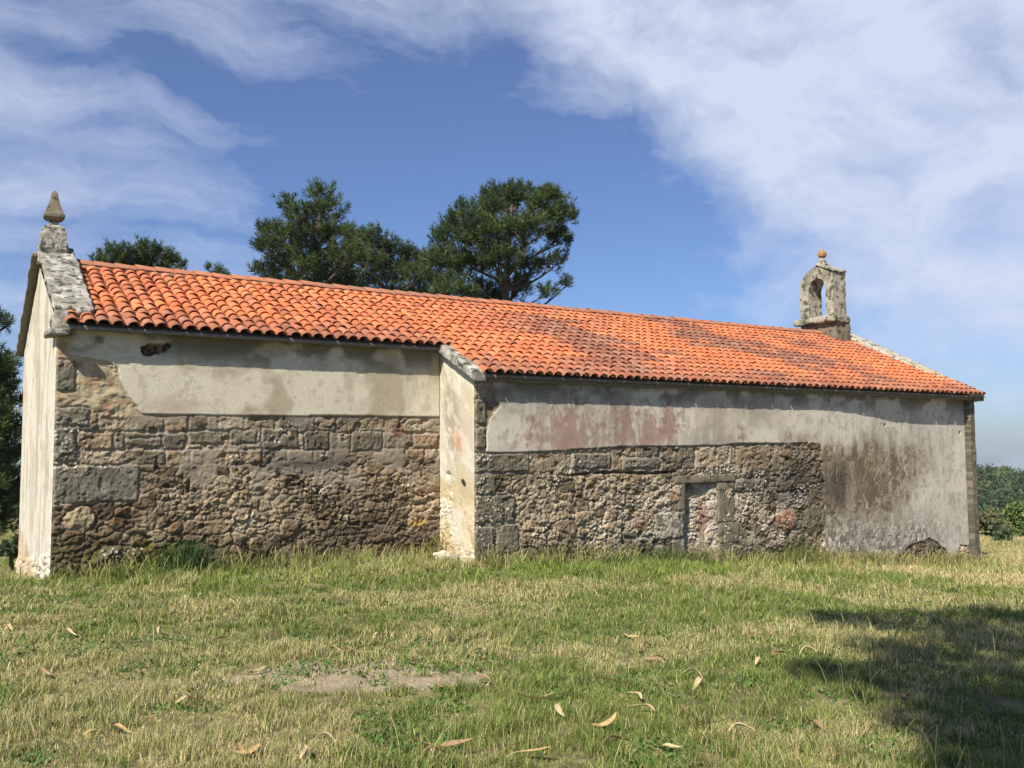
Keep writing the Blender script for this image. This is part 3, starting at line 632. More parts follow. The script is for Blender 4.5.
# ---- copings, cornices
def slope_slab(name, x0, x1, ya, yb, ztop_a, slope, th, mat, parent, seed, amp=.02, cell=.06, mirror=False):
    def xf(p):
        y = p.y
        z = ztop_a+slope*(y-ya)+(p.z)
        return (p.x, 2*YR-y if mirror else y, z)
    o = stone_box(name, x0, x1, ya, yb, -th, 0, mat, parent, cell, amp, seed, .02, xf)
    if mirror: o.data.flip_normals()
    return o
slope_slab('gable_coping', -LC-.04, -LC+.46, 1.16, YR, 3.80, .525, .14, m_gran, chapel, 31, .035, .05)
slope_slab('gable_coping', -LC-.13, -LC+.46, .95, YR-.02, 3.60, .53, .07, m_soffit, chapel, 32, .02, .07, True)
stone_box('kneeler', -LC-.05, -LC+.13, .98, 1.45, 3.40, 3.72, m_gran, chapel, .05, .03, 33, .04)
stone_box('kneeler', -LC-.13, -LC+.15, .84, 1.4, 3.38, 3.46, m_gran, chapel, .05, .02, 34, .02)
slope_slab('return_coping', -.13, .10, -.22, DS-.02, ZNR-.10+.12, SLR, .17, m_gran, chapel, 35, .012, .07)
slope_slab('front_gable_coping', 13.55, 14.14, -.18, YR, 3.09, .505, .12, m_pale, chapel, 36, .03, .09)
slope_slab('front_gable_coping', 13.55, 14.14, -.2, YR, 3.09, .505, .12, m_gran, chapel, 37, .03, .09, True)
stone_box('kneeler', LN-.22, LN+.17, -.16, .1, ZN-.03, ZN+.06, m_grand, chapel, .05, .015, 38, .015)
stone_box('eave_cornice', .12, LN-.23, -.12, .05, ZN, ZN+.11, m_soffit, chapel, .15, .02, 39, .012)
stone_box('eave_cornice', -LC+.1, -.1, DS-.12, DS+.05, ZN+SL*DS+.0, ZN+SL*DS+.09, m_soffit, chapel, .15, .02, 40, .012)

# ---- pinnacle on the left gable
def square_lathe(name, cx, cy, prof, mat, parent, amp=.01, seed=1, n=4, sub=4, rot=0):
    bm = bmesh.new(); rings = []
    for hw, z in prof:
        pts = []
        for q in range(4):
            a0 = R(45+90*q+rot); a1 = R(135+90*q+rot)
            for t in range(sub):
                u = t/sub; cxx = lerp(math.cos(a0), math.cos(a1), u)*hw*1.414; cyy = lerp(math.sin(a0), math.sin(a1), u)*hw*1.414
                # soften corners
                rr = math.hypot(cxx, cyy); lim = hw*1.30
                if rr > lim: cxx *= lim/rr; cyy *= lim/rr
                pts.append(bm.verts.new((cx+cxx, cy+cyy, z)))
        rings.append(pts)
    m = len(rings[0])
    for a, b in zip(rings, rings[1:]):
        for i in range(m): bm.faces.new((a[i], a[(i+1) % m], b[(i+1) % m], b[i]))
    bm.faces.new(rings[0][::-1]); bm.faces.new(rings[-1])
    roughen(bm, amp, 9, seed)
    return bm_obj(name, bm, mat, parent, False)
def refine(prof, step=.05):
    out = [prof[0]]
    for (a, za), (b, zb) in zip(prof, prof[1:]):
        n = max(1, int(abs(zb-za)/step))
        for k in range(1, n+1): out.append((lerp(a, b, k/n), lerp(za, zb, k/n)))
    return out
pin = square_lathe('pinnacle', -5.665, YR-.02, refine([(.215, 4.80), (.215, 5.02), (.20, 5.04), (.180, 5.28), (.150, 5.33), (.155, 5.36), (.13, 5.39), (.085, 5.42), (.07, 5.45)]), m_gran, chapel, .03, 3)
square_lathe('pinnacle_spire', -5.665, YR-.02, refine([(.07, 5.45), (.065, 5.49), (.115, 5.505), (.150, 5.54), (.150, 5.585), (.125, 5.63), (.085, 5.75), (.05, 5.88), (.04, 5.95), (.015, 5.985)], .03), m_grand, pin, .009, 4)
# ---- bellcote
def bellcote():
    X0, X1 = 12.80, 13.34
    def dens(p, n=3):
        out = []
        for a, b in zip(p, p[1:]):
            for k in range(n): out.append((lerp(a[0], b[0], k/n), lerp(a[1], b[1], k/n)))
        out.append(p[-1]); return out
    outer = dens([(3.04, 5.25), (3.04, 5.9), (3.04, 6.44), (3.22, 6.52), (3.53, 6.69), (3.84, 6.56), (4.10, 6.30), (4.12, 5.9), (4.12, 5.25)], 5)
    inner = dens([(3.27, 5.25), (3.27, 5.8), (3.27, 6.06), (3.35, 6.26), (3.55, 6.36), (3.75, 6.26), (3.83, 6.06), (3.83, 5.8), (3.83, 5.25)], 5)
    bm = bmesh.new(); nx = 5; n = len(outer)
    def sheet(P, Q, xa):      # annular face at x=xa
        pass
    lay = []
    for k in range(nx):
        xx = lerp(X0, X1, k/(nx-1)); lay.append(([bm.verts.new((xx, y, z)) for y, z in outer], [bm.verts.new((xx, y, z)) for y, z in inner]))
    for k in range(nx-1):
        for s in (0, 1):
            a, b = lay[k][s], lay[k+1][s]
            for i in range(n-1): bm.faces.new((a[i], a[i+1], b[i+1], b[i]))
    for k in (0, nx-1):
        o_, i_ = lay[k]; mid = [[bm.verts.new((o_[i].co+(i_[i].co-o_[i].co)*t)) for i in range(n)] for t in (.33, .66)]
        seq = [o_]+mid+[i_]
        for a, b in zip(seq, seq[1:]):
            for i in range(n-1): bm.faces.new((a[i], a[i+1], b[i+1], b[i]))
    bmesh.ops.recalc_face_normals(bm, faces=bm.faces)
    roughen(bm, .008, 5, 9); roughen(bm, .009, 19, 10)
    o = bm_obj('bellcote', bm, m_bell, chapel, False)
    bc = o
    stone_box('plinth', 12.72, 13.40, 2.97, 4.34, 5.11, 5.27, m_bell, bc, .07, .03, 51, .03)
    stone_box('plinth', 12.85, 13.45, 3.02, 4.15, 4.55, 5.12, m_grand, bc, .08, .04, 52, .04)
    stone_box('cap_slab', 12.76, 13.34, 3.0, 3.55, -.03, .03, m_bell, bc, .07, .012, 53, .015, lambda p: (p.x, p.y, 6.47+(p.y-3.0)*.46+p.z))
    fin = square_lathe('finial', 13.05, 3.54, refine([(.11, 6.66), (.115, 6.74), (.07, 6.80), (.075, 6.86), (.045, 6.91)], .04), m_bell, bc, .012, 6)
    square_lathe('finial_ball', 13.05, 3.54, refine([(.04, 6.90), (.05, 6.92), (.088, 6.96), (.10, 7.02), (.085, 7.08), (.05, 7.11), (.03, 7.15)], .04), m_orange, fin, .012, 7)
bellcote()

# loose stones at the foot of the return wall
def boulder(name, loc, sc, mat, seed, label, cat='stone', group=None):
    bm = bmesh.new(); bmesh.ops.create_icosphere(bm, subdivisions=4, radius=1)
    for v in bm.verts:
        n_ = mn.noise(v.co*1.3+Vector((seed, 0, 0)))*.35+mn.noise(v.co*4+Vector((seed, 5, 0)))*.12
        v.co = v.co*(1+n_); v.co.x *= sc[0]; v.co.y *= sc[1]; v.co.z *= sc[2]
    o = bm_obj(name, bm, mat, None, False); o.location = loc; tag(o, label, cat, group); return o
g = on_ground(446, 562)
boulder('stone', (-.17, .72, .10), (.15, .13, .085), m_white, 3, 'pale cream stone lying against the foot of the pale return wall')
boulder('stone', (.0-.12, .42, .07), (.07, .07, .06), m_gran, 8, 'small grey stone right of the pale cream one at the wall foot')

# ------------------------------------------------------------ vegetation
def blades(P, H, W, lean, col, name, mat, seed, seg=2, tipw=.15):
    """grass-like blades: P (n,3) base, H height, W width, lean metres sideways"""
    r = np.random.default_rng(seed); n = len(P); th = r.uniform(0, 2*math.pi, n); ph = th+math.pi/2+r.normal(0, .5, n)
    dx, dy = np.cos(th), np.sin(th); lx, ly = np.cos(ph)*lean, np.sin(ph)*lean
    rows = []
    for k in range(seg+1):
        t = k/seg; wdt = W*(1-t*(1-tipw))/2
        cx, cy, cz = P[:, 0]+lx*t*t, P[:, 1]+ly*t*t, P[:, 2]+H*t*(1-.15*t)
        rows.append(np.stack([cx-dx*wdt, cy-dy*wdt, cz], -1)); rows.append(np.stack([cx+dx*wdt, cy+dy*wdt, cz], -1))
    V = np.stack(rows, 1)                     # n, 2(seg+1), 3
    m = 2*(seg+1); b = np.arange(n)[:, None]*m
    Fc = np.concatenate([b+np.array([[2*k, 2*k+1, 2*k+3, 2*k+2]]) for k in range(seg)])
    C = np.repeat(col[:, None], m, 1)
    return mesh_np(name, V.reshape(-1, 3), Fc, mat, None, C.reshape(-1, 3), smooth=False)
def footprint(x, y, mg=0.0):
    return ((x > -LC-mg) & (x < 0) & (y > DS-mg-.02) & (y < 2*YR-DS+mg)) | ((x > -mg) & (x < LN+mg) & (y > -mg-.02) & (y < 2*YR+mg))
def grass():
    r = np.random.default_rng(11)
    n = 1650000
    # denser near the camera
    u = r.random(n); Rm, RM = 5.0, 46.
    p_ = .72; rad = (Rm**(2-2*p_)+u*(RM**(2-2*p_)-Rm**(2-2*p_)))**(1/(2-2*p_))
    th = YAW+r.uniform(-.84, .72, n)
    x = CX+rad*np.sin(th); y = -CD+rad*np.cos(th)
    ok = ~footprint(x, y, .0)
    hid = (x > -4) & (x < 13) & (y > 7.5) & (y < 40)        # completely behind the chapel: thin out
    ok &= ~(hid & (r.random(n) < .85))
    bare = bare_mask(x, y); thin = fbm(x*1.5, y*1.5, 61, 4)
    ok &= r.random(n) > np.clip(bare*.93, 0, .93)
    ok &= r.random(n) > sst(.5, .64, thin)*.5
    x, y, rad, bare = x[ok], y[ok], rad[ok], bare[ok]; n = len(x)
    z = gz(x, y)+.0
    # distance to the wall line
    dw_ = np.where(x < 0, DS-y, -y); dw_ = np.where(x > LN, 9, dw_); dw_ = np.where(x < -LC, 9, dw_)
    nearw = np.exp(-np.clip(dw_, 0, None)/.55)*(dw_ > -.1)
    tall = sst(.45, .62, fbm(x*.9, y*.9, 63, 3)); band = np.exp(-((dw_-1.2)/1.3)**2)
    H = (.018+.030*r.random(n)+.030*tall*r.random(n))+.10*nearw*r.random(n)*(.4+1.2*fbm(x*1.7, y*0+3, 64, 3))+.04*band*r.random(n)*tall
    tuft = fbm(x*6, y*6, 67, 3); H = H*(.55+1.5*sst(.42, .68, tuft)); H = H*(1+.25*sst(8, 16, rad)); H *= np.where(bare > .3, .6, 1)
    W = (.0038+.0034*r.random(n))*np.clip(rad/6, 1, 3.2)
    dry = fbm(x*.55+9, y*.8, 65, 4); fine = fbm(x*4, y*4, 66, 3)
    farf = sst(14, 22, rad)*(x > 8)
    green = np.array([[.20, .265, .055], [.135, .195, .038], [.28, .32, .08], [.165, .22, .055]])[r.integers(0, 4, n)]
    straw = np.array([[.56, .48, .23], [.46, .39, .17], [.64, .56, .32]])[r.integers(0, 3, n)]
    pd = .13+.72*sst(.45, .60, dry)*.72+.25*(fine-.5)+.55*farf-.34*nearw-.16*np.exp(-((dw_-1.0)/1.0)**2)
    isd = r.random(n) < pd; col = np.where(isd[:, None], straw, green)
    bright = np.exp(-((dw_-1.0)/.9)**2)*(dw_ > -.1)
    col = np.where((~isd)[:, None], col*(1+.25*bright[:, None]), col)
    col *= r.uniform(.75, 1.25, n)[:, None]
    lean = H*r.uniform(.1, .9, n)
    o = blades(np.stack([x, y, z], -1), H, W, lean, col, 'grass', m_grass, 12)
    tag(o, 'short mixed green and straw-coloured grass covering the whole field', 'grass', kind='stuff')
    # low broad-leaved turf plants
    k = 90000; rad = 5+16*r.random(k)**1.3; th = YAW+r.uniform(-.68, .68, k); x = CX+rad*np.sin(th); y = -CD+rad*np.cos(th)
    keep = ~footprint(x, y, .05) & (fbm(x*1.9+4, y*1.9, 167, 4) > .53); x, y, rad = x[keep], y[keep], rad[keep]; k = len(x)
    cl = np.array([[.10, .19, .04], [.14, .22, .05], [.08, .15, .035]])[r.integers(0, 3, k)]*r.uniform(.8, 1.3, k)[:, None]
    o = blades(np.stack([x, y, gz(x, y)+.004], -1), r.uniform(.012, .035, k), r.uniform(.012, .026, k)*np.clip(rad/9, 1, 1.6), r.uniform(.01, .035, k), cl, 'low_turf_plants', m_grass, 17, seg=2, tipw=.5)
    tag(o, 'low broad-leaved clover and plantain growing between the grass blades', 'ground cover', kind='stuff')
    # tall thin seed stalks
    n = 5200; rad = r.uniform(4.5, 20, n)**1.0; th = YAW+r.uniform(-.8, .8, n); x = CX+rad*np.sin(th); y = -CD+rad*np.cos(th)
    keep = ~footprint(x, y, .05) & (r.random(n) < .25+.75*sst(.45, .6, fbm(x*.6, y*.6, 68, 3)))
    x, y, rad = x[keep], y[keep], rad[keep]; n = len(x)
    xs = r.uniform(-5.6, 13.8, 2600); ys = np.where(xs < 0, DS, 0)-.05-np.abs(r.normal(0, .28, 2600)); x = np.concatenate([x, xs]); y = np.concatenate([y, ys])
    rad = np.hypot(x-CX, y+CD); n = len(x)
    H = r.uniform(.14, .34, n); H[-2600:] *= 1.15*(.5+fbm(xs*1.3, xs*0, 69, 3))
    col = np.array([[.42, .35, .17], [.30, .29, .10], [.22, .24, .08]])[r.integers(0, 3, n)]
    o = blades(np.stack([x, y, gz(x, y)], -1), H, .0035*np.clip(rad/6, 1, 2.6), H*r.uniform(.1, .6, n), col, 'seed_stalks', m_grass, 13, seg=3, tipw=1.2)
    tag(o, 'thin dry seed stalks standing up out of the grass', 'grass', kind='stuff')
grass()

# weed clumps against the wall
def weed(px, yoff, n, hh, col, label, seed, spread=.3, w_=.02):
    # px: pixel column; stands yoff metres in front of the wall
    d = ray(px, 560); Yw = DS if px < 440 else 0
    t = (CD+Yw-yoff)/d[1]; x0 = CX+t*d[0]; y0 = Yw-yoff
    r = np.random.default_rng(seed); x = r.normal(0, spread*.5, n); y = r.normal(0, spread*.28, n)
    H = hh*r.uniform(.4, 1, n); P = np.stack([x, y, gz(x+x0, y+y0)-gz(x0, y0)], -1)
    cc = np.array(col)*r.uniform(.6, 1.3, n)[:, None]
    o = blades(P, H, w_*r.uniform(.6, 1.3, n), H*r.uniform(.1, .7, n), cc, 'weed_clump', m_grass, seed+1, seg=3)
    o.location = (x0, y0, float(gz(x0, y0))); tag(o, label, 'weeds', 'weed clumps along the foot of the wall')
weed(186, .30, 420, .62, (.055, .12, .03), 'tall dark green weed clump before the left wall, the darkest of them', 1, .38)
weed(232, .25, 130, .35, (.10, .15, .05), 'low thin weed tuft just right of the tall dark clump', 2, .35, .014)
weed(345, .2, 150, .32, (.13, .17, .05), 'green weed tuft left of the pale return wall', 3, .4, .014)
weed(665, .3, 330, .45, (.13, .17, .05), 'bushy weed clump just left of the blocked doorway', 4, .45, .014)
weed(700, .22, 160, .45, (.14, .18, .06), 'weed tuft at the foot of the blocked doorway', 5, .3, .013)
weed(797, .22, 230, .7, (.16, .20, .06), 'tall pale weeds right of the doorway under the dark stained wall', 6, .45, .014)
weed(868, .25, 200, .42, (.17, .20, .07), 'pale grassy tuft below the brown stained plaster', 7, .42, .014)
weed(620, .35, 260, .30, (.08, .17, .035), 'bright green low tuft left of the bushy doorway weeds', 8, .5, .016)
weed(944, .2, 160, .35, (.16, .17, .07), 'weed tuft under the broken plaster near the right corner', 9, .5, .014)

# fallen leaves: long curved eucalyptus leaves
def leaf_mesh(seed, L_=.17, wd=.034, curl=.5, bend=.6):
    r = random.Random(seed); bm = bmesh.new(); n = 12; rows = []
    for i in range(n+1):
        t = i/n; a = bend*(t-.5)*2; x = math.sin(a)/max(bend, .01)*L_/2; y = (1-math.cos(a))/max(bend, .01)*L_*.5
        w_ = wd*math.sin(math.pi*min(1, .03+t*.97))**.75*(1-.35*t)+.001; z = .018*math.sin(t*math.pi)*curl*2+.012*math.sin(t*5+seed)
        tx, ty = math.cos(a), math.sin(a); row = []
        for q in (-1, -.5, 0, .5, 1):
            row.append(bm.verts.new((x-ty*w_*q/2, y+tx*w_*q/2, z+abs(q)**1.5*w_*.45*curl)))
        rows.append(row)
    for a, b in zip(rows, rows[1:]):
        for k in range(4): bm.faces.new((a[k], b[k], b[k+1], a[k+1]))
    me = bpy.data.meshes.new('fallen_leaf'); bm.to_mesh(me); bm.free()
    for p in me.polygons: p.use_smooth = True
    return me
LM = [leaf_mesh(i, .15+.015*(i % 4), .032+.005*(i % 3), .3+.25*(i % 3), .15+.22*(i % 4)) for i in range(6)]
for i, me in enumerate(LM): me.materials.append((m_dry, m_dryt, m_dryb, m_dry, m_dryb, m_dryt)[i])
named = {(533, 708): 'large arched tan leaf in the grass right of the bare patch', (612, 690): 'large arched tan leaf with its tip pointing down, in the middle grass',
         (711, 735): 'longer of two yellow curled leaves lying together right of the middle', (708, 740): 'lower of two yellow curled leaves lying together right of the middle',
         (120, 738): 'brown curled leaf in the lower left grass', (610, 734): None,
         (525, 685): 'thin tan leaf just above the large arched leaf right of the bare patch', (419, 753): 'orange tan leaf near the bottom edge, left of the middle',
         (528, 764): 'broad tan leaf cut by the bottom edge of the picture', (313, 632): 'orange leaf above the bare patch', (45, 680): 'small pale leaf in the left grass, level with the bare patch',
         (3, 628): 'dry leaf at the very left edge of the grass, nearest the gable wall', (70, 638): 'small dry leaf in the grass in front of the gable wall foot',
         (172, 620): 'tiny dry leaf in the grass a step in front of the tall dark weeds', (232, 607): 'small leaf nearest the left wall, right of the dark weeds',
         (348, 657): 'small dry leaf at the upper rim of the bare patch', (478, 657): 'small dry leaf up and right of the bare patch, below the return wall',
         (552, 704): 'small leaf close to the right of the large arched leaf', (636, 703): 'small brownish leaf beside the tip of the large middle leaf', (758, 668): 'small leaf at the left border of the tree shade',
         (808, 658): 'dry leaf lying in the sunlit gap of the tree shade', (905, 706): 'dry leaf lying well inside the tree shade', (817, 734): 'small leaf at the lower left edge of the tree shade',
         (740, 741): 'small leaf just right of the pair of yellow leaves', (684, 720): 'small leaf up and left of the pair of yellow leaves', (672, 758): 'small leaf near the bottom edge, left of the yellow pair',
         (325, 750): 'right one of two small leaves near the bottom edge below the bare patch', (305, 760): 'left one of two small leaves near the bottom edge below the bare patch',
         (240, 759): 'pale leaf at the bottom edge in the left part of the grass', (440, 693): 'small leaf at the lower right rim of the bare patch',
         (178, 703): 'upper leaf of a close pair left of the bare patch', (185, 709): 'lower leaf of a close pair left of the bare patch',
         (260, 676): 'pale leaf at the left end of the bare patch'}
litter = [(3,628),(10,632),(70,638),(45,680),(13,658),(172,620),(232,607),(157,638),(216,647),(220,650),(313,632),(260,676),(178,703),(185,709),(120,738),(95,742),(113,736),(240,759),(250,761),(325,750),(305,760),(348,657),(375,641),(478,657),(525,685),(533,708),(552,704),(612,690),(636,703),(642,716),(655,668),(662,668),(632,642),(575,667),(419,753),(435,763),(457,758),(528,764),(616,752),(608,730),(672,758),(440,693),(483,685),(758,668),(693,684),(700,693),(808,658),(711,735),(708,740),(740,741),(817,734),(905,706),(777,661),(684,720),(90,632),(338,655),(560,720)]
rr_ = random.Random(4)
for i, (px, py) in enumerate(litter):
    x, y, z = on_ground(px, py); big = (px, py) in ((533, 708), (612, 690), (711, 735), (708, 740), (419, 753), (528, 764))
    o = bpy.data.objects.new('fallen_leaf', LM[rr_.choice([0, 1, 2, 3, 5, 4]) if not big else (3 if px != 120 else 4)]); COL.objects.link(o)
    o.location = (x, y, z+(.058 if big else .042)); sc = (1.5 if big else rr_.uniform(.8, 1.3)); o.scale = (sc, sc, sc)
    o.rotation_euler = (rr_.uniform(-.25, .25)+(.3 if big else .2), rr_.uniform(-.3, .3), (2.6 if big else rr_.uniform(0, 6.28)))
    lb = named.get((px, py))
    tag(o, lb or 'small dry tan leaf lying among the short grass blades', 'leaf', 'fallen dry leaves scattered on the grass')

# ---- trees
def tube(pts, rad, seg=7):
    pts = [np.array(p, float) for p in pts]; V, Fc = [], []
    for i, p in enumerate(pts):
        d = pts[min(i+1, len(pts)-1)]-pts[max(i-1, 0)]; d = d/(np.linalg.norm(d)+1e-9)
        u = np.cross(d, [0, 0, 1.]); u = np.cross(d, [1., 0, 0]) if np.linalg.norm(u) < .1 else u; u /= np.linalg.norm(u); v = np.cross(d, u)
        a = np.linspace(0, 2*math.pi, seg, endpoint=False); V.append(p+rad[i]*(np.cos(a)[:, None]*u+np.sin(a)[:, None]*v))
    for i in range(len(pts)-1):
        for k in range(seg): Fc.append((i*seg+k, i*seg+(k+1) % seg, (i+1)*seg+(k+1) % seg, (i+1)*seg+k))
    return np.concatenate(V), np.array(Fc)
def curve(a, b, sag, r, n=6):
    a, b = np.array(a, float), np.array(b, float); L_ = np.linalg.norm(b-a); out = []; w_ = r.normal(0, .05*L_, 3)
    for k in range(n+1):
        t = k/n; out.append(a+(b-a)*t+np.array([w_[0], w_[1], w_[2]*.5-sag*L_])*math.sin(math.pi*t))
    return out
def needles(P, A, size, K, r, wid):
    """tufts: P (n,3) centres, A (n,3) axis. Each tuft = K thin triangles fanning round the axis"""
    n = len(P); A = A/np.linalg.norm(A, axis=1)[:, None]
    t = r.random((n, K))                             # position along the shoot
    d = r.normal(size=(n, K, 3)); d -= (d*A[:, None]).sum(-1)[..., None]*A[:, None]; d /= np.linalg.norm(d, axis=-1)[..., None]
    out = d*(.75)+A[:, None]*(.35+.75*t[..., None]**2); out /= np.linalg.norm(out, axis=-1)[..., None]
    base = P[:, None]+A[:, None]*(t[..., None]-.5)*size[:, None, None]*1.1
    ln = size[:, None, None]*(.55+.25*r.random((n, K, 1)))*(1-.35*t[..., None])
    tip = base+out*ln; sd = np.cross(out, r.normal(size=(n, K, 3))); sd /= np.linalg.norm(sd, axis=-1)[..., None]+1e-9
    V = np.stack([base-sd*wid/2, base+sd*wid/2, tip+sd*wid*.25, tip-sd*wid*.25], 2).reshape(-1, 3)
    return V, np.arange(len(V)).reshape(-1, 4)
def pine(label, base, trunk_top, lobes, seed, per=70, tsize=.30, group='pine trees behind the chapel', wid=.022, K=26, name='pine_tree', kr=.22):
    r = np.random.default_rng(seed); root = empty(name, tuple(base)); tag(root, label, 'tree', group); B = np.array(base, float)
    H = trunk_top[2]-B[2]; parts = []; tp = [B+(np.array(trunk_top)-B)*t+np.array([math.sin(t*5+seed), math.cos(t*4+seed*2), 0])*.25*t*(1-t)*2 for t in np.linspace(0, 1, 9)]
    parts.append(tube([p-B for p in tp], [kr*(1-.85*t)+.02 for t in np.linspace(0, 1, 9)], 9))
    TP, TA, TS = [], [], []
    for (c, rad) in lobes:
        c = np.array(c, float)
        hz = np.hypot(*(c-np.array(trunk_top))[:2]); zt = min(max(c[2]-hz*.55-rad*.5, B[2]+H*.3), trunk_top[2]-.3)
        t = (zt-B[2])/H; q = t*8; i0 = min(int(q), 7); st = tp[i0]+(tp[i0+1]-tp[i0])*(q-i0)
        limb = curve(st, c-np.array([0, 0, rad*.3]), .06, r, 6); parts.append(tube([p-B for p in limb], [max(.02, .075*(1-.75*k/6)) for k in range(7)], 5))
        m = max(8, int(per*(rad/.7)**2)); d = r.normal(size=(m, 3)); d /= np.linalg.norm(d, axis=1)[:, None]; d[:, 2] = np.where(r.random(m) < .65, np.abs(d[:, 2]), d[:, 2])
        lump = 1+.28*np.sin(d[:, 0]*5+seed)*np.cos(d[:, 1]*6+d[:, 2]*5)
        rr = rad*(.35+.65*r.random(m)**.45)*lump
        pos = c+d*rr[:, None]*np.array([1, 1, .85]); TP.append(pos)
        ax = d*np.array([.7, .7, .45])+np.array([0, 0, .8])+r.normal(0, .2, (m, 3)); TA.append(ax); TS.append(tsize*r.uniform(.7, 1.25, m))
        for k in range(0, m, 6):
            s_ = limb[-1-int(r.integers(0, 3))]; parts.append(tube([s_-B, (s_+pos[k])/2-B+r.normal(0, .06, 3), pos[k]-B], [.022, .014, .008], 3))
    v_, f_ = [], []; n0 = 0
    for a, b in parts: v_.append(a); f_.append(b+n0); n0 += len(a)
    mesh_np('trunk', np.concatenate(v_), np.concatenate(f_), m_bark, root)
    P, A, Sz = np.concatenate(TP)-B, np.concatenate(TA), np.concatenate(TS)
    V, Fc = needles(P, A, Sz, K, r, wid)
    base_c = np.array([[.055, .088, .026], [.075, .110, .030], [.095, .130, .036], [.042, .068, .024]])[r.integers(0, 4, len(P))]*r.uniform(.8, 1.25, len(P))[:, None]
    col = np.repeat(base_c, K*4, 0)
    mesh_np('crown', V, Fc, m_pine, root, col, smooth=False)
    return root
def lobes_px(L_, rng0, depth, seed, f=1.0):
    r = random.Random(seed); out = []
    for (px, py, pr) in L_:
        rg = rng0+r.uniform(-depth, depth); c = at(px, py, rg); sc = rg/math.cos(math.atan((px-512)/F))/F if 0 else rg/F/max(.6, math.cos(math.atan((px-512)/F)))*1.0
        out.append((c, pr*sc*f*1.12))
    return out
def gbase(px, rng0):
    p = at(px, 500, rng0); return (float(p[0]), float(p[1]), float(gz(p[0], p[1])))
LB = [(470,222,22),(505,203,20),(518,196,14),(490,205,14),(545,207,20),(562,218,15),(550,196,9),(452,240,20),(488,240,24),(525,232,22),(558,240,14),(440,265,18),(470,270,20),(500,262,20),(530,268,14),(556,262,10),(548,292,9),(515,290,16),(485,300,20),(455,295,22),(500,330,24),(460,335,22),(530,320,14),(566,284,6)]
pine('tall broad pine with open gaps at its right, behind the middle of the roof', gbase(500, 33), at(512, 205, 33), lobes_px(LB, 33, 1.6, 1), 1, per=108)
LA = [(322,196,12),(330,212,14),(316,212,12),(298,216,14),(288,205,9),(274,232,11),(262,228,7),(268,250,13),(290,245,18),(312,240,18),(335,236,16),(345,258,18),(300,270,22),(325,268,22),(265,272,11),(275,285,14),(340,290,20),(310,300,22),(258,246,5)]
pine('left pine of the main group, with pointed top and ragged left side', gbase(312, 30), at(320, 200, 30), lobes_px(LA, 30, 1.4, 2), 2, per=88)
LC_ = [(372,240,14),(358,248,14),(388,250,14),(404,258,13),(418,262,12),(436,258,10),(366,262,16),(385,272,18),(410,278,18),(430,284,14),(360,285,16),(390,300,18),(420,305,18),(352,236,8)]
pine('low rounded pine between the two taller pines behind the roof', gbase(392, 36), at(390, 245, 36), lobes_px(LC_, 36, 1.2, 3), 3, per=88)
LD = [(110,256,9),(122,252,8),(116,266,10),(143,249,8),(152,252,8),(140,262,12),(158,262,12),(172,262,8),(181,266,6),(98,262,5),(130,272,14),(165,280,14),(145,290,16)]
pine('small pine peeping over the left end of the roof', gbase(142, 34), at(145, 250, 34), lobes_px(LD, 34, .8, 4), 4, per=88)
LE = [(220,270,4),(222,280,9),(207,268,2.5),(214,290,14)]
pine('distant pine tip just clearing the ridge between two crowns', gbase(218, 46), at(220, 268, 46), lobes_px(LE, 46, .5, 5), 5, per=105)
LF = [(-8,372,14),(4,366,9),(-25,390,22),(0,400,14),(-12,425,20),(2,432,14),(-30,450,24),(0,460,14),(-12,485,22),(2,500,14),(-30,360,20),(6,480,10),(3,520,12),(-20,515,18),(9,384,5),(-50,420,28)]
pine('dark pine filling the left edge below the drooping branch', gbase(-30, 27), at(-32, 350, 27), lobes_px(LF, 27, 1.0, 6), 6, per=105)
LG = [(8,323,6),(-2,321,7),(-14,318,9),(-34,314,10),(-66,290,18),(-80,260,22),(-85,300,24),(-66,330,14),(-85,240,24),(-100,270,26)]
pine('tall pine at the far left whose branch tip reaches into the picture', gbase(-85, 21), at(-85, 235, 21), lobes_px(LG, 21, .6, 7), 7, per=105, tsize=.22, wid=.016)

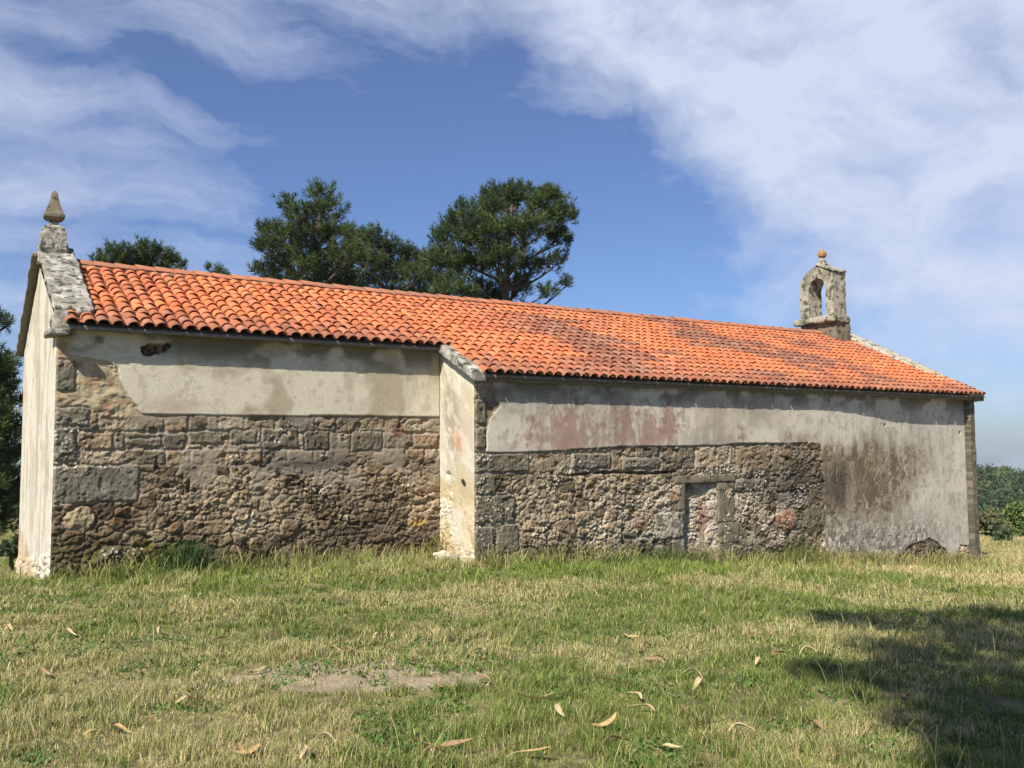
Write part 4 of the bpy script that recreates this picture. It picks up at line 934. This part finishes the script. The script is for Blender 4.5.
# eucalyptus behind the camera that shades the right foreground
def leafy(label, base, top, lobes, seed, per, lsize, group, bark, cols, name, kr, drop=0., cat='tree', hang=.6, wr=.28):
    r = np.random.default_rng(seed); root = empty(name, tuple(base)); tag(root, label, cat, group); B = np.array(base, float); T = np.array(top, float)
    H = T[2]-B[2]; tp = [B+(T-B)*t+np.array([math.sin(t*4+seed), math.cos(t*3+seed*2), 0])*.3*t*(1-t)*2*min(1, H/6) for t in np.linspace(0, 1, 9)]
    parts = [tube([p-B for p in tp], [kr*(1-.8*t)+.01 for t in np.linspace(0, 1, 9)], 9)]; P = []
    for c, rad in lobes:
        c = np.array(c, float); zt = min(max(c[2]-np.hypot(*(c-T)[:2])*.7, B[2]+H*.15), T[2]-.1*H); q = (zt-B[2])/H*8; i0 = min(int(q), 7); st = tp[i0]+(tp[i0+1]-tp[i0])*(q-i0)
        limb = curve(st, c, .04, r, 6); parts.append(tube([p-B for p in limb], [max(.006, kr*.38*(1-.85*k/6)) for k in range(7)], 5))
        m = int(per*rad**2); d = r.normal(size=(m, 3)); d /= np.linalg.norm(d, axis=1)[:, None]
        cl = 1+.3*np.sin(d[:, 0]*6+seed+rad*9)*np.cos(d[:, 1]*5+d[:, 2]*6)
        P.append(c+d*(rad*r.random(m)**.42*cl)[:, None])
    v_, f_ = [], []; n0 = 0
    for a, b in parts: v_.append(a); f_.append(b+n0); n0 += len(a)
    mesh_np('trunk', np.concatenate(v_), np.concatenate(f_), bark, root)
    P = np.concatenate(P)-B; n = len(P); a = r.normal(size=(n, 3))+np.array([0, 0, -hang*2]); a /= np.linalg.norm(a, axis=1)[:, None]
    s_ = np.cross(a, r.normal(size=(n, 3))); s_ /= np.linalg.norm(s_, axis=1)[:, None]; ls = lsize*r.uniform(.6, 1.3, n)[:, None]
    V = np.stack([P-a*ls/2, P+s_*ls*wr/2, P+a*ls/2, P-s_*ls*wr/2], 1).reshape(-1, 3)
    cc = np.array(cols)[r.integers(0, len(cols), n)]*r.uniform(.75, 1.3, n)[:, None]
    mesh_np('crown', V, np.arange(len(V)).reshape(-1, 4), m_leaf, root, np.repeat(cc, 4, 0), smooth=False); return root
EUC = [[.07, .10, .045], [.09, .12, .06], [.06, .085, .035]]
SHADE = [(885, 648, 8.3, .42), (985, 636, 8.8, .55), (925, 655, 8.4, .40), (860, 622, 8.2, .62), (930, 622, 8.6, .75), (1000, 618, 9., .8), (1060, 625, 9, .9), (830, 618, 8, .4), (955, 642, 8.5, .5), (1010, 655, 9., .6), (960, 672, 8.5, .62), (900, 662, 8.2, .38), (860, 676, 8.0, .42), (815, 672, 7.8, .30), (910, 690, 8.2, .50), (965, 705, 8.6, .55), (1010, 720, 9, .55), (1000, 750, 8.6, .5), (940, 720, 8.2, .42), (1060, 700, 9.4, .8), (1080, 740, 9.2, .8), (1100, 650, 9.8, 1.0), (1120, 690, 10, 1.), (1050, 760, 9, .7), (1140, 620, 10.4, 1.2), (990, 775, 8.8, .5)]
lob = []
for px, py, hh, rad in SHADE:
    gx, gy, g_z = on_ground(px, py) if px <= 1200 else (0, 0, 0)
    k = hh/SUND[2]; lob.append(((gx+SUND[0]*k, gy+SUND[1]*k, g_z+hh), rad))
eb = (-1.0, -15.2); 
leafy('tall eucalyptus behind the viewer casting shade on the right foreground', (eb[0], eb[1], float(gz(*eb))), (-3.2, -12.8, 10.5), lob, 21, 2000, .16, None, m_ebark, EUC, 'eucalyptus_tree', .26)

# bushes beyond the right corner
BG = [[.11, .17, .045], [.15, .21, .06], [.09, .14, .04]]
def bush(px, py, pr, rg, label, seed, cols=BG, sq=1.0, cat='bush', per=950, ls=.16):
    c = at(px, py, rg); b = (float(c[0]), float(c[1]), float(gz(c[0], c[1]))); sc = rg/F*1.1; R0 = pr*sc; r = random.Random(seed); lob = []
    for k in range(9):
        lob.append(((c[0]+r.uniform(-.7, .7)*R0, c[1]+r.uniform(-.7, .7)*R0, c[2]+r.uniform(-.75, .45)*R0*sq), R0*r.uniform(.35, .55)))
    leafy(label, b, (b[0], b[1], c[2]+R0*.3), lob, seed, per*3, ls, 'bushes at the far edge of the field', m_bark, cols, 'bush', .06, cat='bush', hang=.1, wr=.6)
bush(1018, 524, 26, 40, 'rounded bright green bush at the right edge of the field', 41)
bush(992, 520, 13, 39, 'low pale scrub between chapel corner and rounded green bush', 42, [[.12, .14, .06], [.16, .16, .07]])
bush(1003, 532, 8, 36, 'small grey green scrub in front of the rounded bush', 43, [[.10, .13, .07]])
bush(1060, 515, 30, 44, 'larger green bush just outside the right edge', 44)
bush(968, 515, 18, 48, 'dark scrub mostly hidden behind the chapel corner', 45, [[.06, .09, .03]])
bush(12, 545, 10, 26, 'low green scrub between left pine and gable wall', 46, [[.05, .08, .03]])

# wooded hill
def hill():
    th = np.linspace(-.6, 2.4, 160); rs = np.linspace(150, 900, 60); RR, TT = np.meshgrid(rs, th, indexing='ij')
    X = CX+RR*np.sin(TT); Y = -CD+RR*np.cos(TT)
    def hz(X, Y):
        az = np.arctan2(X-CX, Y+CD); r_ = np.hypot(X-CX, Y+CD)
        crest = np.interp(az, [-.6, 0, .5, .95, 1.075, 1.13, 1.3, 1.7, 2.4], [-29, -25, -17, -15, -15.5, -21, -26, -22, -26])+4*(fbm(az*9, az*0, 401, 3)-.5)
        return -27.5+(crest+27.5)*sst(170, 380, r_)*(1-sst(420, 800, r_)*.8)
    Z = hz(X, Y)
    o = mesh_np('hill', np.stack([X, Y, Z], -1).reshape(-1, 3), grid_faces(len(rs), len(th))[:, ::-1], m_ground, None, np.zeros((X.size, 3))+np.array([.03, .042, .018])); tag(o, kind='structure')
    r = np.random.default_rng(61); n = 4600; t = r.uniform(-.3, 1.6, n); q = np.sqrt(r.uniform(190**2, 430**2, n)); t[:1600] = r.uniform(1.0, 1.22, 1600)
    x = CX+q*np.sin(t); y = -CD+q*np.cos(t); z = hz(x, y); K = 60; hh = r.uniform(4, 8.5, n); ww = hh*r.uniform(.28, .42, n)
    d = r.normal(size=(n, K, 3)); d /= np.linalg.norm(d, axis=-1)[..., None]; rad = r.random((n, K, 1))**.4
    P = np.stack([x, y, z+hh*.58], -1)[:, None]+d*rad*np.stack([ww, ww, hh*.45], -1)[:, None]
    a = r.normal(size=(n, K, 3)); a /= np.linalg.norm(a, axis=-1)[..., None]; b = np.cross(a, r.normal(size=(n, K, 3))); b /= np.linalg.norm(b, axis=-1)[..., None]
    s_ = r.uniform(.25, .60, (n, K, 1)); V = np.stack([P-a*s_, P+b*s_, P+a*s_, P-b*s_], 2).reshape(-1, 3)
    cc = np.array([[.040, .066, .024], [.058, .088, .028], [.075, .105, .034], [.034, .055, .024]])[r.integers(0, 4, n)]*r.uniform(.7, 1.3, n)[:, None]
    o = mesh_np('distant_wood', V, np.arange(len(V)).reshape(-1, 4), m_wood, None, np.repeat(cc, K*4, 0), smooth=False); tag(o, 'dense dark green woodland covering the far hillside', 'woodland', kind='stuff')
hill()
# haze: one box of thin even air round everything
bm = bmesh.new(); bmesh.ops.create_cube(bm, size=1)
for v_ in bm.verts: v_.co = Vector((v_.co.x*1340, v_.co.y*1340, lerp(-62, 17, v_.co.z+.5)))
m, n_, l_ = newmat('haze_air'); ou = n_.new('ShaderNodeOutputMaterial'); pv = n_.new('ShaderNodeVolumePrincipled')
pv.inputs['Color'].default_value = (.88, .93, 1, 1); pv.inputs['Density'].default_value = .0002; pv.inputs['Anisotropy'].default_value = .2
l_.new(pv.outputs[0], ou.inputs['Volume'])
hz_ = bm_obj('haze', bm, m, None, False); tag(hz_, 'thin pale blue haze in the air between the field and the wooded hill', 'haze', kind='stuff')
